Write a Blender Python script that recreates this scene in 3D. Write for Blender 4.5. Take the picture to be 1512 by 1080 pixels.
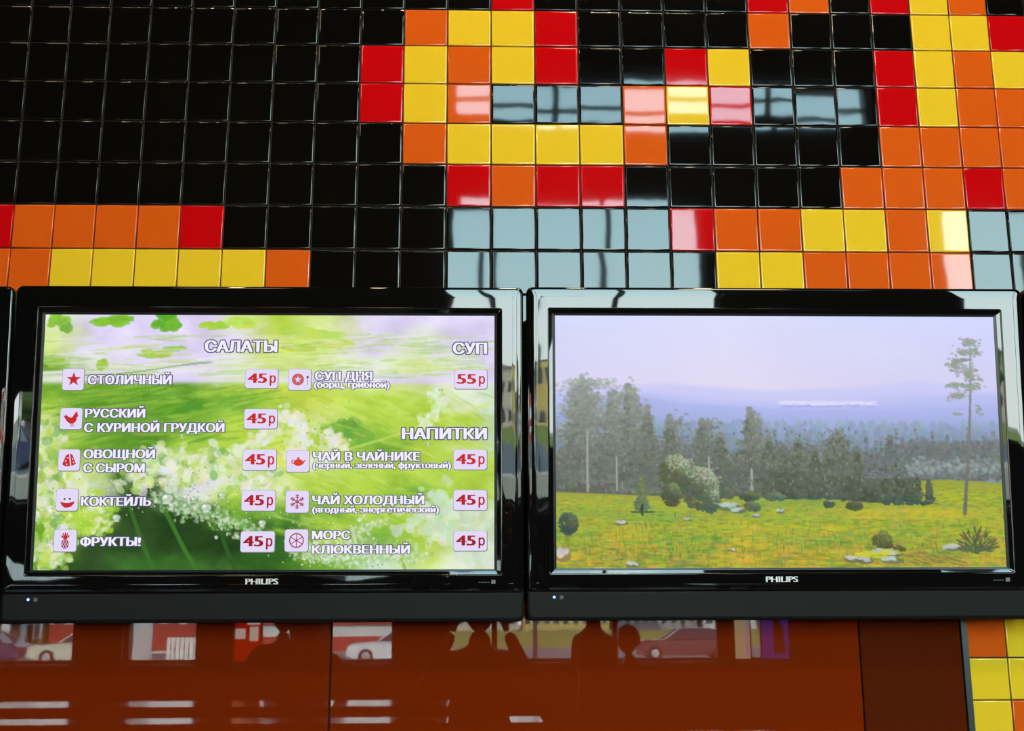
import bpy, math, random
import numpy as np
from mathutils import Vector, Matrix
R = math.radians
random.seed(7)
RNG = np.random.default_rng(11)
sc = bpy.context.scene
for o in list(bpy.data.objects): bpy.data.objects.remove(o)
COL = sc.collection

# ---------------------------------------------------------------- camera
CAM = Vector((1.0768, -2.4503, 1.6))
YW, PT, RL, F = .0279, .2135, -.0037, 1714.0
fw = Vector((math.sin(YW)*math.cos(PT), math.cos(YW)*math.cos(PT), math.sin(PT)))
ri = Vector((math.cos(YW), -math.sin(YW), 0))
up = ri.cross(fw)
cr, sr = math.cos(RL), math.sin(RL)
ri, up = ri*cr + up*sr, up*cr - ri*sr
cd = bpy.data.cameras.new('camera')
cd.sensor_width = 36.0; cd.lens = F/1512*36.0; cd.clip_start = .05; cd.clip_end = 600
cam = bpy.data.objects.new('camera', cd); COL.objects.link(cam)
cam.matrix_world = Matrix((
    (ri.x, up.x, -fw.x, CAM.x), (ri.y, up.y, -fw.y, CAM.y), (ri.z, up.z, -fw.z, CAM.z), (0, 0, 0, 1)))
sc.camera = cam
def hit(px, py, y):
    """where the line of sight through a photo pixel meets the plane of constant y"""
    d = fw*F + ri*(px-756) - up*(py-540)
    return CAM + d*((y-CAM.y)/d.y)
def mir(px, py, y):
    """a real point (y < 0) whose mirror image in the wall stands at that pixel"""
    p = hit(px, py, -y); return Vector((p.x, y, p.z))

# ---------------------------------------------------------------- world, sun, exposure
w = bpy.data.worlds.new('sky'); sc.world = w; w.use_nodes = True
nt = w.node_tree; nt.nodes.clear()
tc = nt.nodes.new('ShaderNodeTexCoord'); sp = nt.nodes.new('ShaderNodeSeparateXYZ')
rp = nt.nodes.new('ShaderNodeValToRGB'); bg = nt.nodes.new('ShaderNodeBackground'); ow = nt.nodes.new('ShaderNodeOutputWorld')
nt.links.new(tc.outputs['Generated'], sp.inputs[0]); nt.links.new(sp.outputs['Z'], rp.inputs[0])
nt.links.new(rp.outputs[0], bg.inputs[0]); nt.links.new(bg.outputs[0], ow.inputs[0])
e = rp.color_ramp.elements
e[0].position = 0.0; e[0].color = (.93, .98, .96, 1)
e[1].position = 1.0; e[1].color = (.16, .36, .72, 1)
k = e.new(.10); k.color = (.82, .96, .97, 1)
k = e.new(.30); k.color = (.60, .88, .96, 1)
k = e.new(.45); k.color = (.46, .72, .86, 1)
bg.inputs[1].default_value = 17.0
sl = bpy.data.lights.new('sun', 'SUN'); sl.energy = 30.0; sl.angle = R(.6); sl.color = (1, .93, .80)
so = bpy.data.objects.new('sun', sl); COL.objects.link(so)
so.rotation_euler = (R(-48), 0, R(-25)); so.location = (0, 5, 20)      # shines from over the hall towards the street
so['label'] = 'sun over the hall, shining on the street'; so['category'] = 'light'
vs = sc.view_settings
vs.view_transform = 'Standard'; vs.look = 'None'; vs.gamma = 1.0; vs.use_curve_mapping = False; vs.exposure = 0.0
sc.cycles.max_bounces = 8; sc.cycles.caustics_reflective = False; sc.cycles.caustics_refractive = False
sc.cycles.sample_clamp_indirect = 6.0; sc.cycles.transparent_max_bounces = 16

FILL_W = (32.0, 95.0)     # the left and the right added fill light
LAMP_W = 27.0      # each pendant spot lamp before the tiles (the lamps themselves are built further down)

# ---------------------------------------------------------------- helpers
def lin(c):
    return tuple(((v/255)/12.92 if v/255 <= .04045 else ((v/255+.055)/1.055)**2.4) for v in c)
MATS = {}
def mat(name, col, rough=.5, spec=.5, metal=0., emit=None, es=1., bump=0., bscale=10., var=0., coat=0., bdet=1.5, ior=1.5):
    if name in MATS: return MATS[name]
    m = bpy.data.materials.new(name); m.use_nodes = True; n = m.node_tree; b = n.nodes['Principled BSDF']
    b.inputs['Base Color'].default_value = (*col, 1); b.inputs['Roughness'].default_value = rough
    b.inputs['Metallic'].default_value = metal; b.inputs['Specular IOR Level'].default_value = spec
    b.inputs['IOR'].default_value = ior
    if coat: b.inputs['Coat Weight'].default_value = coat; b.inputs['Coat Roughness'].default_value = .02
    if emit: b.inputs['Emission Color'].default_value = (*emit, 1); b.inputs['Emission Strength'].default_value = es
    if bump or var:
        t = n.nodes.new('ShaderNodeTexCoord'); oi = n.nodes.new('ShaderNodeObjectInfo')
        ml = n.nodes.new('ShaderNodeMath'); ml.operation = 'MULTIPLY'; ml.inputs[1].default_value = 37.0
        n.links.new(oi.outputs['Random'], ml.inputs[0])
        va = n.nodes.new('ShaderNodeVectorMath'); va.operation = 'ADD'
        n.links.new(t.outputs['Object'], va.inputs[0]); n.links.new(ml.outputs[0], va.inputs[1])
        nz = n.nodes.new('ShaderNodeTexNoise'); nz.inputs['Scale'].default_value = bscale; nz.inputs['Detail'].default_value = bdet
        n.links.new(va.outputs[0], nz.inputs['Vector'])
        if bump:
            bp = n.nodes.new('ShaderNodeBump'); bp.inputs['Strength'].default_value = 1; bp.inputs['Distance'].default_value = bump
            n.links.new(nz.outputs['Fac'], bp.inputs['Height']); n.links.new(bp.outputs[0], b.inputs['Normal'])
        if var:
            n2 = n.nodes.new('ShaderNodeTexNoise'); n2.inputs['Scale'].default_value = bscale*2.3; n2.inputs['Detail'].default_value = 5
            n.links.new(va.outputs[0], n2.inputs['Vector'])
            mp = n.nodes.new('ShaderNodeMapRange'); mp.inputs[1].default_value = .3; mp.inputs[2].default_value = .7
            mp.inputs[3].default_value = 1-var; mp.inputs[4].default_value = 1+var
            n.links.new(n2.outputs['Fac'], mp.inputs[0])
            mx = n.nodes.new('ShaderNodeVectorMath'); mx.operation = 'SCALE'; mx.inputs[0].default_value = col
            n.links.new(mp.outputs[0], mx.inputs['Scale']); n.links.new(mx.outputs[0], b.inputs['Base Color'])
    MATS[name] = m; return m
class MB:
    def __init__(s): s.v = []; s.f = []; s.m = []; s.ms = []; s.sm = []
    def mi(s, m):
        if m not in s.ms: s.ms.append(m)
        return s.ms.index(m)
    def add(s, vs_, fs, m, smooth=False):
        b = len(s.v); k_ = s.mi(m); s.v += [tuple(p) for p in vs_]
        for f in fs: s.f.append([b+i for i in f]); s.m.append(k_); s.sm.append(smooth)
        return s
    def box(s, x0, x1, y0, y1, z0, z1, m, M=None):
        p = [Vector(q) for q in ((x0,y0,z0),(x1,y0,z0),(x1,y1,z0),(x0,y1,z0),(x0,y0,z1),(x1,y0,z1),(x1,y1,z1),(x0,y1,z1))]
        if M: p = [M @ q for q in p]
        return s.add(p, [(0,3,2,1),(4,5,6,7),(0,1,5,4),(1,2,6,5),(2,3,7,6),(3,0,4,7)], m)
    def cyl(s, a, b, r0, r1, m, n=16, cap=True):
        a = Vector(a); b = Vector(b); d = (b-a).normalized(); u = d.orthogonal().normalized(); v = d.cross(u)
        P = [a + (u*math.cos(t)+v*math.sin(t))*r0 for t in [i*2*math.pi/n for i in range(n)]]
        P += [b + (u*math.cos(t)+v*math.sin(t))*r1 for t in [i*2*math.pi/n for i in range(n)]]
        s.add(P, [(i, (i+1) % n, n+(i+1) % n, n+i) for i in range(n)], m, True)
        if cap: s.add(P[:n], [list(range(n))[::-1]], m); s.add(P[n:], [list(range(n))], m)
        return s
    def loops(s, L, m, cap0=False, cap1=False, smooth=True):
        """skin a list of closed loops with equal point counts"""
        n = len(L[0]); P = [p for l in L for p in l]; fs = []
        for j in range(len(L)-1):
            for i in range(n):
                fs.append((j*n+i, j*n+(i+1) % n, (j+1)*n+(i+1) % n, (j+1)*n+i))
        s.add(P, fs, m, smooth)
        if cap0: s.add(L[0], [list(range(n))], m)
        if cap1: s.add(L[-1], [list(range(n))[::-1]], m)
        return s
    def ball(s, c, r, m, nu=12, nv=8, sc_=(1,1,1)):
        c = Vector(c); L = []
        for j in range(nv+1):
            a = -math.pi/2 + math.pi*j/nv*.998+.001
            L.append([c + Vector((math.cos(a)*math.cos(t)*sc_[0], math.cos(a)*math.sin(t)*sc_[1], math.sin(a)*sc_[2]))*r for t in [i*2*math.pi/nu for i in range(nu)]])
        return s.loops(L, m)
    def build(s, name, parent=None, fix=True):
        me = bpy.data.meshes.new(name); me.from_pydata(s.v, [], s.f)
        for m in s.ms: me.materials.append(m)
        me.polygons.foreach_set('material_index', s.m); me.polygons.foreach_set('use_smooth', s.sm)
        if fix:
            import bmesh
            bm = bmesh.new(); bm.from_mesh(me); bmesh.ops.recalc_face_normals(bm, faces=bm.faces); bm.to_mesh(me); bm.free()
        me.update()
        o = bpy.data.objects.new(name, me); COL.objects.link(o)
        if parent: o.parent = parent
        return o
def tag(o, label=None, cat=None, group=None, kind=None):
    if label: o['label'] = label
    if cat: o['category'] = cat
    if group: o['group'] = group
    if kind: o['kind'] = kind
    return o
def empty(name, loc=(0,0,0), rz=0):
    o = bpy.data.objects.new(name, None); COL.objects.link(o); o.location = loc; o.rotation_euler = (0,0,rz); return o
def rr(x0, x1, z0, z1, r, y, n=5, rb=None):
    """rounded rectangle loop in the xz plane, counter-clockwise from lower right; rb = radius of the lower corners"""
    rb = r if rb is None else rb; P = []
    for cx, cz, q, a0 in ((x1, z0, rb, -90), (x1, z1, r, 0), (x0, z1, r, 90), (x0, z0, rb, 180)):
        ox = cx - q if cx == x1 else cx + q; oz = cz - q if cz == z1 else cz + q
        for i in range(n):
            a = R(a0 + 90*i/(n-1)); P.append((ox+q*math.cos(a), y, oz+q*math.sin(a)))
    return P

# ---------------------------------------------------------------- lettering (default font, turned into meshes)
_T = {}
def glyphs(body):
    """flat mesh of a line of letters, filled by winding number so that overlapping strokes stay solid"""
    if body in _T: return _T[body]
    from mathutils.geometry import delaunay_2d_cdt
    c = bpy.data.curves.new('t', 'FONT'); c.body = body; c.size = 1
    o = bpy.data.objects.new('t', c); COL.objects.link(o); bpy.context.view_layer.update()
    cu = o.to_curve(bpy.context.evaluated_depsgraph_get()); loops = []
    cross = lambda p, q: p[..., 0]*q[..., 1]-p[..., 1]*q[..., 0]
    for sp_ in cu.splines:
        P = []
        if sp_.type == 'BEZIER':
            B = sp_.bezier_points; n = len(B)
            for i in range(n):
                p0, p1, p2, p3 = [np.array(v[:2]) for v in (B[i].co, B[i].handle_right, B[(i+1) % n].handle_left, B[(i+1) % n].co)]
                st = abs(cross(p1-p0, p3-p0))+abs(cross(p2-p0, p3-p0)) < 1e-6
                for k_ in range(1 if st else 4):
                    t = k_/4; P.append((1-t)**3*p0+3*(1-t)**2*t*p1+3*(1-t)*t*t*p2+t**3*p3)
        else: P = [np.array(p.co[:2]) for p in sp_.points]
        Q = [P[0]]
        for p in P[1:]:
            if np.abs(p-Q[-1]).max() > 1e-5: Q.append(p)
        if np.abs(Q[0]-Q[-1]).max() < 1e-5: Q.pop()
        if len(Q) > 2: loops.append(np.array(Q))
    V = []; E_ = []
    for L in loops:
        b = len(V); V += [Vector(p) for p in L]; E_ += [(b+i, b+(i+1) % len(L)) for i in range(len(L))]
    r_ = delaunay_2d_cdt(V, E_, [], 0, 1e-6); vs_ = np.array([tuple(v) for v in r_[0]]); fs = [tuple(f) for f in r_[2]]
    C_ = np.array([vs_[list(f)].mean(0) for f in fs]); w_ = np.zeros(len(fs))
    for L in loops:
        a_ = L[None]-C_[:, None]; b_ = np.roll(L, -1, 0)[None]-C_[:, None]
        w_ += np.round(np.arctan2(cross(a_, b_), (a_*b_).sum(-1)).sum(1)/(2*math.pi))
    _T[body] = ([tuple(v) for v in vs_], [f for f, q in zip(fs, w_) if q != 0])
    bpy.data.objects.remove(o); bpy.data.curves.remove(c); return _T[body]
CAPH = .727
def text(mb, body, x0, x1, z0, z1, y, m, off=.008, outline=None, caph=CAPH, om=None, bold=.02):
    """letters filling x0..x1 with capitals from z0 to z1, lying at depth y; weight and outline come from shifted copies"""
    V, Fc = glyphs(body); xs = [v[0] for v in V]; a, b = min(xs), max(xs)
    sx = (x1-x0)/(b-a+2*bold); sz = (z1-z0)/caph; g = min(sx, sz)
    f = lambda yy, dx, dz: [(x0+(v[0]-a+bold)*sx+dx, yy, z0+v[1]*sz+dz) for v in V]
    if outline:
        for i in range(12):
            c_, s_ = math.cos(i*math.pi/6), math.sin(i*math.pi/6)
            mb.add(f(y+i*.00001, (outline*c_+(bold if c_ > 0 else -bold))*g, outline*s_*g), Fc, om)
        y -= .0004
    for i, q in enumerate((-1, -.33, .33, 1) if bold else (0,)): mb.add(f(y-i*.00001, q*bold*sx, 0), Fc, m)

# ---------------------------------------------------------------- painted pictures for the two screens (computed arrays -> colour attribute)
W_, H_ = 500, 284
def vnoise(w_, h_, sx, sy, rng=RNG):
    gw, gh = int(w_/sx)+3, int(h_/sy)+3; g = rng.random((gh, gw))
    x = np.arange(w_)/sx; y = np.arange(h_)/sy; xi = x.astype(int); yi = y.astype(int); fx = x-xi; fy = y-yi
    fx = fx*fx*(3-2*fx); fy = fy*fy*(3-2*fy)
    a = g[yi][:, xi]; b = g[yi][:, xi+1]; c = g[yi+1][:, xi]; d = g[yi+1][:, xi+1]
    fx = fx[None]; fy = fy[:, None]
    return (a*(1-fx)+b*fx)*(1-fy)+(c*(1-fx)+d*fx)*fy
def fbm(sx, sy, o=4):
    r = 0; a = 1; t = 0
    for i in range(o):
        r = r + a*(vnoise(W_, H_, max(sx/2**i, 1.01), max(sy/2**i, 1.01))-.5); t += a; a *= .55
    return r/t*2
yy, xx = np.mgrid[0:H_, 0:W_].astype(float)
SX, SY = W_/1468., H_/842.
def dab(img, x, y, rx, ry, col, al=1., ang=0.):
    """one brush mark; x, y, rx, ry in 1468 x 842 picture units"""
    cx, cy, ax, ay = x*SX, y*SY, max(rx*SX, .7), max(ry*SY, .7); m = max(ax, ay)+1.5
    x0, x1, y0, y1 = int(max(cx-m, 0)), int(min(cx+m+1, W_)), int(max(cy-m, 0)), int(min(cy+m+1, H_))
    if x0 >= x1 or y0 >= y1: return
    X = xx[y0:y1, x0:x1]-cx; Y = yy[y0:y1, x0:x1]-cy
    if ang: c, s = math.cos(ang), math.sin(ang); X, Y = X*c+Y*s, -X*s+Y*c
    d = np.sqrt((X/ax)**2+(Y/ay)**2); k_ = np.clip((1.15-d)*m*.7, 0, 1)[..., None]*al
    img[y0:y1, x0:x1] = img[y0:y1, x0:x1]*(1-k_)+np.array(col, float)*k_
def menu_picture():
    C = dict(W=(224,214,248), w=(226,234,214), L=(182,214,72), l=(212,230,142), G=(120,175,52), g=(92,150,40), D=(34,66,20),
             d=(52,104,30), Y=(214,228,92), T=(196,220,196))
    rows = [(15,'wWWWlLlWWWW'),(95,'lWWWWYlWwWW'),(170,'GwWWwllwlwW'),(218,'wWWWwwWWWWW'),(240,'GGGgLYLllwT'),(300,'LggGGLYLLwT'),
            (365,'lggGLLlLLLT'),(445,'YGgLLYLGLlT'),(520,'wlGWwllLLLL'),(600,'lwDwLlLLGLl'),(665,'LLDDGGGLLwT'),(745,'GDDDDdLGLwT'),(842,'gDddddGTlww')]
    ys = np.array([r[0] for r in rows], float); xs = np.array([15,165,315,465,615,765,915,1065,1215,1365,1468.])
    A = np.array([[C[c] for c in r[1]] for r in rows], float)
    wx = xx/SX + fbm(60, 45)*75 + fbm(14, 10, 3)*30; wy = yy/SY + fbm(60, 40)*55 + fbm(12, 9, 3)*24
    top = np.clip((235-yy/SY)/30, 0, 1); wy = wy*(1-top*.75)+(yy/SY+fbm(90, 9)*40)*top*.75
    line = np.exp(-((yy/SY-225)/26)**2); wy = wy*(1-line)+(yy/SY)*line
    yi = np.clip(np.searchsorted(ys, wy)-1, 0, len(ys)-2); fy = np.clip((wy-ys[yi])/(ys[yi+1]-ys[yi]), 0, 1)[..., None]
    xi = np.clip(np.searchsorted(xs, wx)-1, 0, len(xs)-2); fx = np.clip((wx-xs[xi])/(xs[xi+1]-xs[xi]), 0, 1)[..., None]
    fx = fx*fx*(3-2*fx); fy = fy*fy*(3-2*fy)
    I = (A[yi, xi]*(1-fx)+A[yi, xi+1]*fx)*(1-fy)+(A[yi+1, xi]*(1-fx)+A[yi+1, xi+1]*fx)*fy
    I += (fbm(30, 20)*22)[..., None]
    # long pale leaf ribs and streaks
    for (x0, y0, x1, y1, wd, c, al) in ((0,330,760,235,5,(160,200,80),.5),(300,330,1460,640,6,(165,205,70),.35),(0,195,560,150,4,(240,236,255),.8),
            (100,205,540,165,3,(120,170,80),.6),(60,212,520,190,6,(236,232,250),.9),(380,842,250,520,7,(58,112,34),.6),(520,842,400,640,7,(62,120,36),.6),
            (640,842,560,650,6,(44,90,26),.7),(1180,842,1120,640,5,(150,190,70),.5),(900,470,1460,300,5,(215,232,120),.4)):
        n = 60
        for i in range(n):
            t = i/n; dab(I, x0+(x1-x0)*t, y0+(y1-y0)*t+math.sin(t*5)*6, 16, wd, c, al*.5, math.atan2((y1-y0)*SY, (x1-x0)*SX))
    for (x, y, rx, ry, c) in ((40,20,45,25,(140,195,60)),(70,45,25,18,(120,180,70)),(210,25,65,18,(135,200,50)),(240,12,50,14,(120,190,50)),(390,20,55,34,(90,175,30)),(410,34,34,24,(110,185,50)),
            (550,36,50,16,(170,210,60)),(640,24,60,22,(195,222,90)),(360,130,60,16,(170,205,80)),(420,112,40,10,(150,200,80)),(190,168,22,20,(150,200,60)),(40,160,45,18,(150,195,70)),
            (870,60,110,22,(190,222,90)),(930,96,80,16,(200,226,100)),(830,110,60,14,(185,218,90)),(1000,380,60,36,(110,170,60)),(940,385,40,24,(130,185,60)),(1040,400,40,30,(120,175,60)),
            (45,550,26,16,(70,110,40)),(440,300,90,30,(90,150,40)),(330,380,120,26,(120,170,50))):
        for _ in range(26):
            a = random.uniform(0, 6.28); q = random.random()**.6
            dab(I, x+math.cos(a)*rx*q*.8, y+math.sin(a)*ry*q*.8, rx*.3, ry*.35, [v+random.uniform(-12, 12) for v in c], .75)
    for _ in range(260):
        x, y = random.uniform(0,1468), random.uniform(60,215); dab(I, x, y, random.uniform(20,70), random.uniform(2,5), random.choice(((236,232,250),(196,220,120),(160,205,90),(226,234,200))), .35, random.uniform(-.12,.05))
    for _ in range(300):
        x, y = random.uniform(0,760), random.uniform(240,430); dab(I, x, y, random.uniform(20,60), random.uniform(2,6), random.choice(((86,145,36),(140,190,60),(170,205,80),(110,165,46))), .3, random.uniform(-.35,-.05))
    for _ in range(300):
        x, y = random.uniform(760,1468), random.uniform(260,740); dab(I, x, y, random.uniform(16,50), random.uniform(3,8), random.choice(((150,200,50),(196,222,90),(176,212,60),(214,230,130))), .28, random.uniform(.1,.6))
    # frilled lettuce edges with drops
    def frill(path, wd, n, cols, s=(5, 14)):
        for _ in range(n):
            t = random.random()*(len(path)-1); i = int(t); t -= i
            x = path[i][0]*(1-t)+path[i+1][0]*t+random.gauss(0, wd); y = path[i][1]*(1-t)+path[i+1][1]*t+random.gauss(0, wd*.7)
            dab(I, x, y, random.uniform(*s), random.uniform(s[0], s[1]*.8), [v+random.uniform(-10, 10) for v in random.choice(cols)], random.uniform(.35, .8), random.uniform(0, 3))
    WH = [(236,232,244), (228,236,216), (232,238,190), (214,228,150)]; GR = [(190,214,90), (160,200,80), (120,180,90), (196,222,150)]
    frill([(0,380),(40,420),(20,480),(60,560),(30,640),(70,700),(40,790),(70,830)], 26, 340, WH+GR, (7, 20))
    frill([(120,640),(180,600),(230,650),(200,700),(150,720)], 16, 200, [(150,205,50),(175,215,60),(232,236,200)])
    frill([(330,560),(400,480),(470,520),(560,470),(640,500),(700,540),(720,600)], 34, 520, WH+WH+GR, (8, 22))
    frill([(380,600),(450,640),(540,650),(620,690),(700,720)], 22, 420, [(130,180,110),(190,215,170),(225,235,220),(110,165,90)], (3, 9))
    frill([(760,330),(820,350),(850,420),(800,470)], 18, 220, WH)
    frill([(680,440),(720,400),(760,380)], 14, 90, WH)
    frill([(860,500),(920,470),(960,420),(930,400)], 16, 130, WH)
    frill([(1080,680),(1010,730),(940,790),(880,770),(820,760)], 20, 330, [(230,236,226),(200,220,190),(170,205,120)], (3, 9))
    frill([(840,790),(980,805),(1120,790),(1230,800)], 18, 330, [(228,236,230),(190,215,190),(160,205,110)], (3, 9))
    frill([(1260,270),(1300,300),(1250,340),(1240,380)], 14, 80, [(226,238,214),(214,230,170)])
    frill([(1200,700),(1300,640),(1400,690),(1440,760)], 50, 240, [(206,224,196),(220,232,210),(196,218,170)], (8, 22))
    for _ in range(500):
        x, y = random.choice(((300,600),(470,560),(620,600),(720,660),(60,660),(960,790),(1100,770),(860,380),(900,760)))
        dab(I, x+random.gauss(0, 70), y+random.gauss(0, 40), 2.6, 2.6, random.choice(((240,244,244),(150,190,120),(90,140,80),(250,250,250))), .8)
    for (x, y, r) in ((415,610,22),(540,640,20),(590,600,14),(500,612,12),(255,672,15),(430,632,12),(720,690,14),(575,735,7),(1250,430,7),(455,405,6),(1290,250,7)):
        dab(I, x, y, r, r*.8, (90,130,80), .8); dab(I, x, y-2, r*.8, r*.62, (196,214,190), .9); dab(I, x-r*.3, y-r*.3, r*.3, r*.25, (250,250,250), 1)
        dab(I, x, y+r*.6, r*.7, r*.16, (230,240,230), .8)
    return I
def landscape_picture():
    t = (yy/SY); u = xx/SX
    def mixv(a, b, k_): return np.array(a, float)*(1-k_[..., None])+np.array(b, float)*k_[..., None]
    I = mixv((222,224,254), (226,218,244), np.clip(t/240, 0, 1)); I[..., 0] -= (np.abs(u-560)/1468*22); I[..., 1] -= (np.abs(u-560)/1468*16)
    I += (fbm(90, 40)*4)[..., None]
    def band(edge, c0, c1, dep, soft=8):
        nonlocal I
        e_ = np.interp(xx[0]/SX, [p[0] for p in edge], [p[1] for p in edge])[None, :]
        k_ = np.clip((t-e_)/soft, 0, 1); cc = mixv(c0, c1, np.clip((t-e_)/dep, 0, 1)); I = I*(1-k_[..., None])+cc*k_[..., None]
    band([(0,236),(380,222),(700,246),(1000,232),(1180,212),(1468,232)], (212,208,248), (196,198,248), 60, 14)
    band([(0,258),(300,250),(500,278),(900,292),(1100,270),(1468,250)], (194,198,246), (176,186,238), 60, 14)
    band([(0,300),(260,262),(420,290),(700,306),(1100,310),(1468,300)], (176,184,240), (150,166,208), 120, 12)
    for _ in range(260): dab(I, random.uniform(745,1050), 296+random.gauss(0,4), 16, 3.5, (224,220,252), .3)
    for _ in range(120): dab(I, random.uniform(745,1050), 306+random.gauss(0,2), 9, 2.5, (166,180,238), .6)
    band([(0,330),(500,350),(800,372),(1468,350)], (152,168,214), (128,142,160), 120, 30)
    for i in range(1700):
        x = random.uniform(0,1468); y = random.uniform(360,540); q = (y-360)/180
        dab(I, x, y, random.uniform(5,11), random.uniform(7,16), [150-66*q+random.uniform(-14,10), 166-70*q+random.uniform(-12,12), 196-100*q+random.uniform(-12,8)], .55)
    # dark mass of the wood, then meadow
    for i in range(3600):
        x = random.uniform(0,1468); top = 470 if x < 1130 else 430
        y = random.uniform(top, 612 if x < 1180 else 548); q = (y-top)/(610-top)
        dab(I, x, y, random.uniform(5,11), random.uniform(8,18), [116-30*q+random.uniform(-14,14), 121-30*q+random.uniform(-12,14), 122-44*q+random.uniform(-14,10)], .6)
    def meadow(edge, c0, c1, dep): band(edge, c0, c1, dep, 5)
    meadow([(0,588),(300,600),(700,604),(1000,612),(1130,610),(1190,552),(1280,548),(1468,560)], (150,158,60), (176,182,40), 50)
    def mcol(x, y):
        q = (y-590)/250
        c = random.choice(((176,178,50),(176,178,58),(158,172,52),(136,158,56),(182,176,66),(164,156,60)))
        if x > 1160 and y < 640: c = random.choice(((128,158,48),(142,164,50),(160,150,70)))
        if 680 < y < 760 and random.random() < .5: c = random.choice(((116,150,46),(134,160,40),(150,170,50)))
        if y > 760: c = random.choice(((176,176,44),(190,170,50),(130,150,50),(196,160,60),(110,140,50)))
        return [v+random.uniform(-16,16) for v in c]
    for i in range(6500):
        x = random.uniform(0,1468); e0 = 606 if x < 1150 else 562; y = random.uniform(e0, 842)
        s = (y-560)/280; dab(I, x, y, random.uniform(6,18)*(.5+s), random.uniform(1.5,4)*(.6+s), mcol(x, y), .6)
    for i in range(900):
        x = random.uniform(0,1468); y = random.gauss(770,40)
        dab(I, x, y, 2, random.uniform(4,12), [random.uniform(80,200), random.uniform(110,180), random.uniform(30,70)], .6)
    def conifer(x, y0, y1, wd, c, n=170, al=.75):
        n = int(n*1.5); b_ = 6+wd*.10
        for _ in range(n):
            q = random.random()**.62; y = y0+(y1-y0)*q; hw = wd*(.06+.94*q**.8)*(.74+.26*math.sin(q*(y1-y0)*.16))
            dx = random.gauss(0, hw*.5); dx = max(-hw*1.2, min(hw*1.2, dx)); lt = random.uniform(-14, 14)+(dx/wd)*12+(16 if random.random() < .2 else 0)
            dab(I, x+dx, y, random.uniform(.5,1.1)*b_, random.uniform(.3,.7)*b_, [c[0]+lt, c[1]+lt, c[2]+lt*.7], al, random.uniform(-.5,.5))
    def trunk(x, y0, y1, wd, c):
        for i in range(40): dab(I, x, y0+(y1-y0)*i/40, wd, 10, c, .7)
    GRY = (126,134,124)
    for (x, y0, y1, wd) in ((90,200,560,62),(60,250,560,45),(180,250,560,42),(240,228,590,70),(300,300,590,60),(375,330,600,45),(480,345,600,52),(540,390,610,48),
            (640,306,610,56),(700,400,610,48),(745,430,610,36),(795,410,610,52),(850,440,612,40),(905,400,612,52),(935,388,612,60),(985,440,618,45),(1040,480,622,46),
            (1100,400,620,46),(1150,490,620,36)):
        q = (y0-200)/300; c = (150-44*q, 157-44*q, 154-56*q)
        conifer(x, y0, y0+(y1-y0)*.55, wd*.8, c, 210, .55)
        conifer(x, y0+(y1-y0)*.1, y1, wd*1.15, (c[0]-38, c[1]-36, c[2]-42), 320, .55)
    for _ in range(300): dab(I, random.gauss(120,60), random.uniform(215,430), random.uniform(6,12), random.uniform(4,8), (158+random.uniform(-18,14), 166+random.uniform(-18,14), 156), .4)
    for (x, y, rx, ry, n) in ((95,235,44,26,130),(70,270,46,30,150),(120,290,52,34,170),(70,330,56,36,190),(130,360,60,40,210),(60,400,60,40,210),(150,430,66,44,240),(60,470,64,44,230),(110,500,90,50,260),
            (205,280,26,34,110),(190,340,40,40,150),(255,270,24,40,120),(262,330,40,46,190),(240,400,60,50,260),(290,450,66,50,280),(250,520,90,50,300),(325,500,50,50,180),
            (500,372,34,22,90),(500,420,50,40,170),(500,480,70,50,240),(560,520,60,50,200),(395,380,34,40,110),(400,450,50,50,180),(655,360,24,40,110),(655,430,50,50,220),(660,510,80,50,260),
            (735,470,46,50,170),(805,470,46,50,170),(915,440,56,40,200),(940,500,80,50,260),(850,540,80,50,240),(1110,470,34,50,150),(1110,540,50,50,190),(1050,560,60,40,190)):
        q = (y-230)/330; c_ = (150-56*q, 157-58*q, 148-62*q)
        for _ in range(n):
            dx, dy = random.gauss(0, rx*.45), random.gauss(0, ry*.45); l_ = (16 if dy < 0 and random.random() < .35 else 0)+random.uniform(-20, 12)
            dab(I, x+dx, y+dy, random.uniform(4,9), random.uniform(3,7), (c_[0]+l_, c_[1]+l_, c_[2]+l_*.6), .42)
    for x, a, b in ((103,400,590),(198,480,580),(640,520,600),(500,480,560)): trunk(x, a, b, 3.4, (158,158,152))
    for (x, y0) in ((1080,480),(1120,500),(1160,520),(1185,545),(1222,552)): conifer(x, y0, 632, 26, (76,86,66), 90, .8)
    for i in range(26): x = 1020+i*17; conifer(x, 400+random.uniform(-20,50), 545, 15, (104,112,114), 46, .6)
    for i in range(260): dab(I, random.uniform(1150,1460), random.gauss(510,14), 7, 6, random.choice(((136,150,156),(120,134,120),(160,168,170))), .5)
    def bush(x, y, rx, ry, c, hi, n=260):
        for _ in range(n):
            a = random.uniform(0, 6.28); q = random.random()**.5; dx = math.cos(a)*rx*q; dy = math.sin(a)*ry*q
            l = max(0, (-dy/ry*.6+dx/rx*.35)); cc = [c[i]*(1-l)+hi[i]*l+random.uniform(-14,14) for i in range(3)]
            dab(I, x+dx, y+dy, random.uniform(4,8), random.uniform(3,7), cc, .8)
    bush(390,530,52,62,(84,92,62),(190,204,160),420); bush(375,600,32,38,(74,82,56),(150,160,110),200); bush(470,580,62,72,(82,92,68),(198,212,176),520); bush(505,620,28,40,(88,98,70),(150,166,130),160)
    conifer(280,542,650,28,(104,118,76),170,.85); trunk(280,640,660,4,(60,60,40)); 
    for _ in range(40): dab(I, 280+random.gauss(0,16), 656, 12, 3, (86,96,40), .5)
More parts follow.
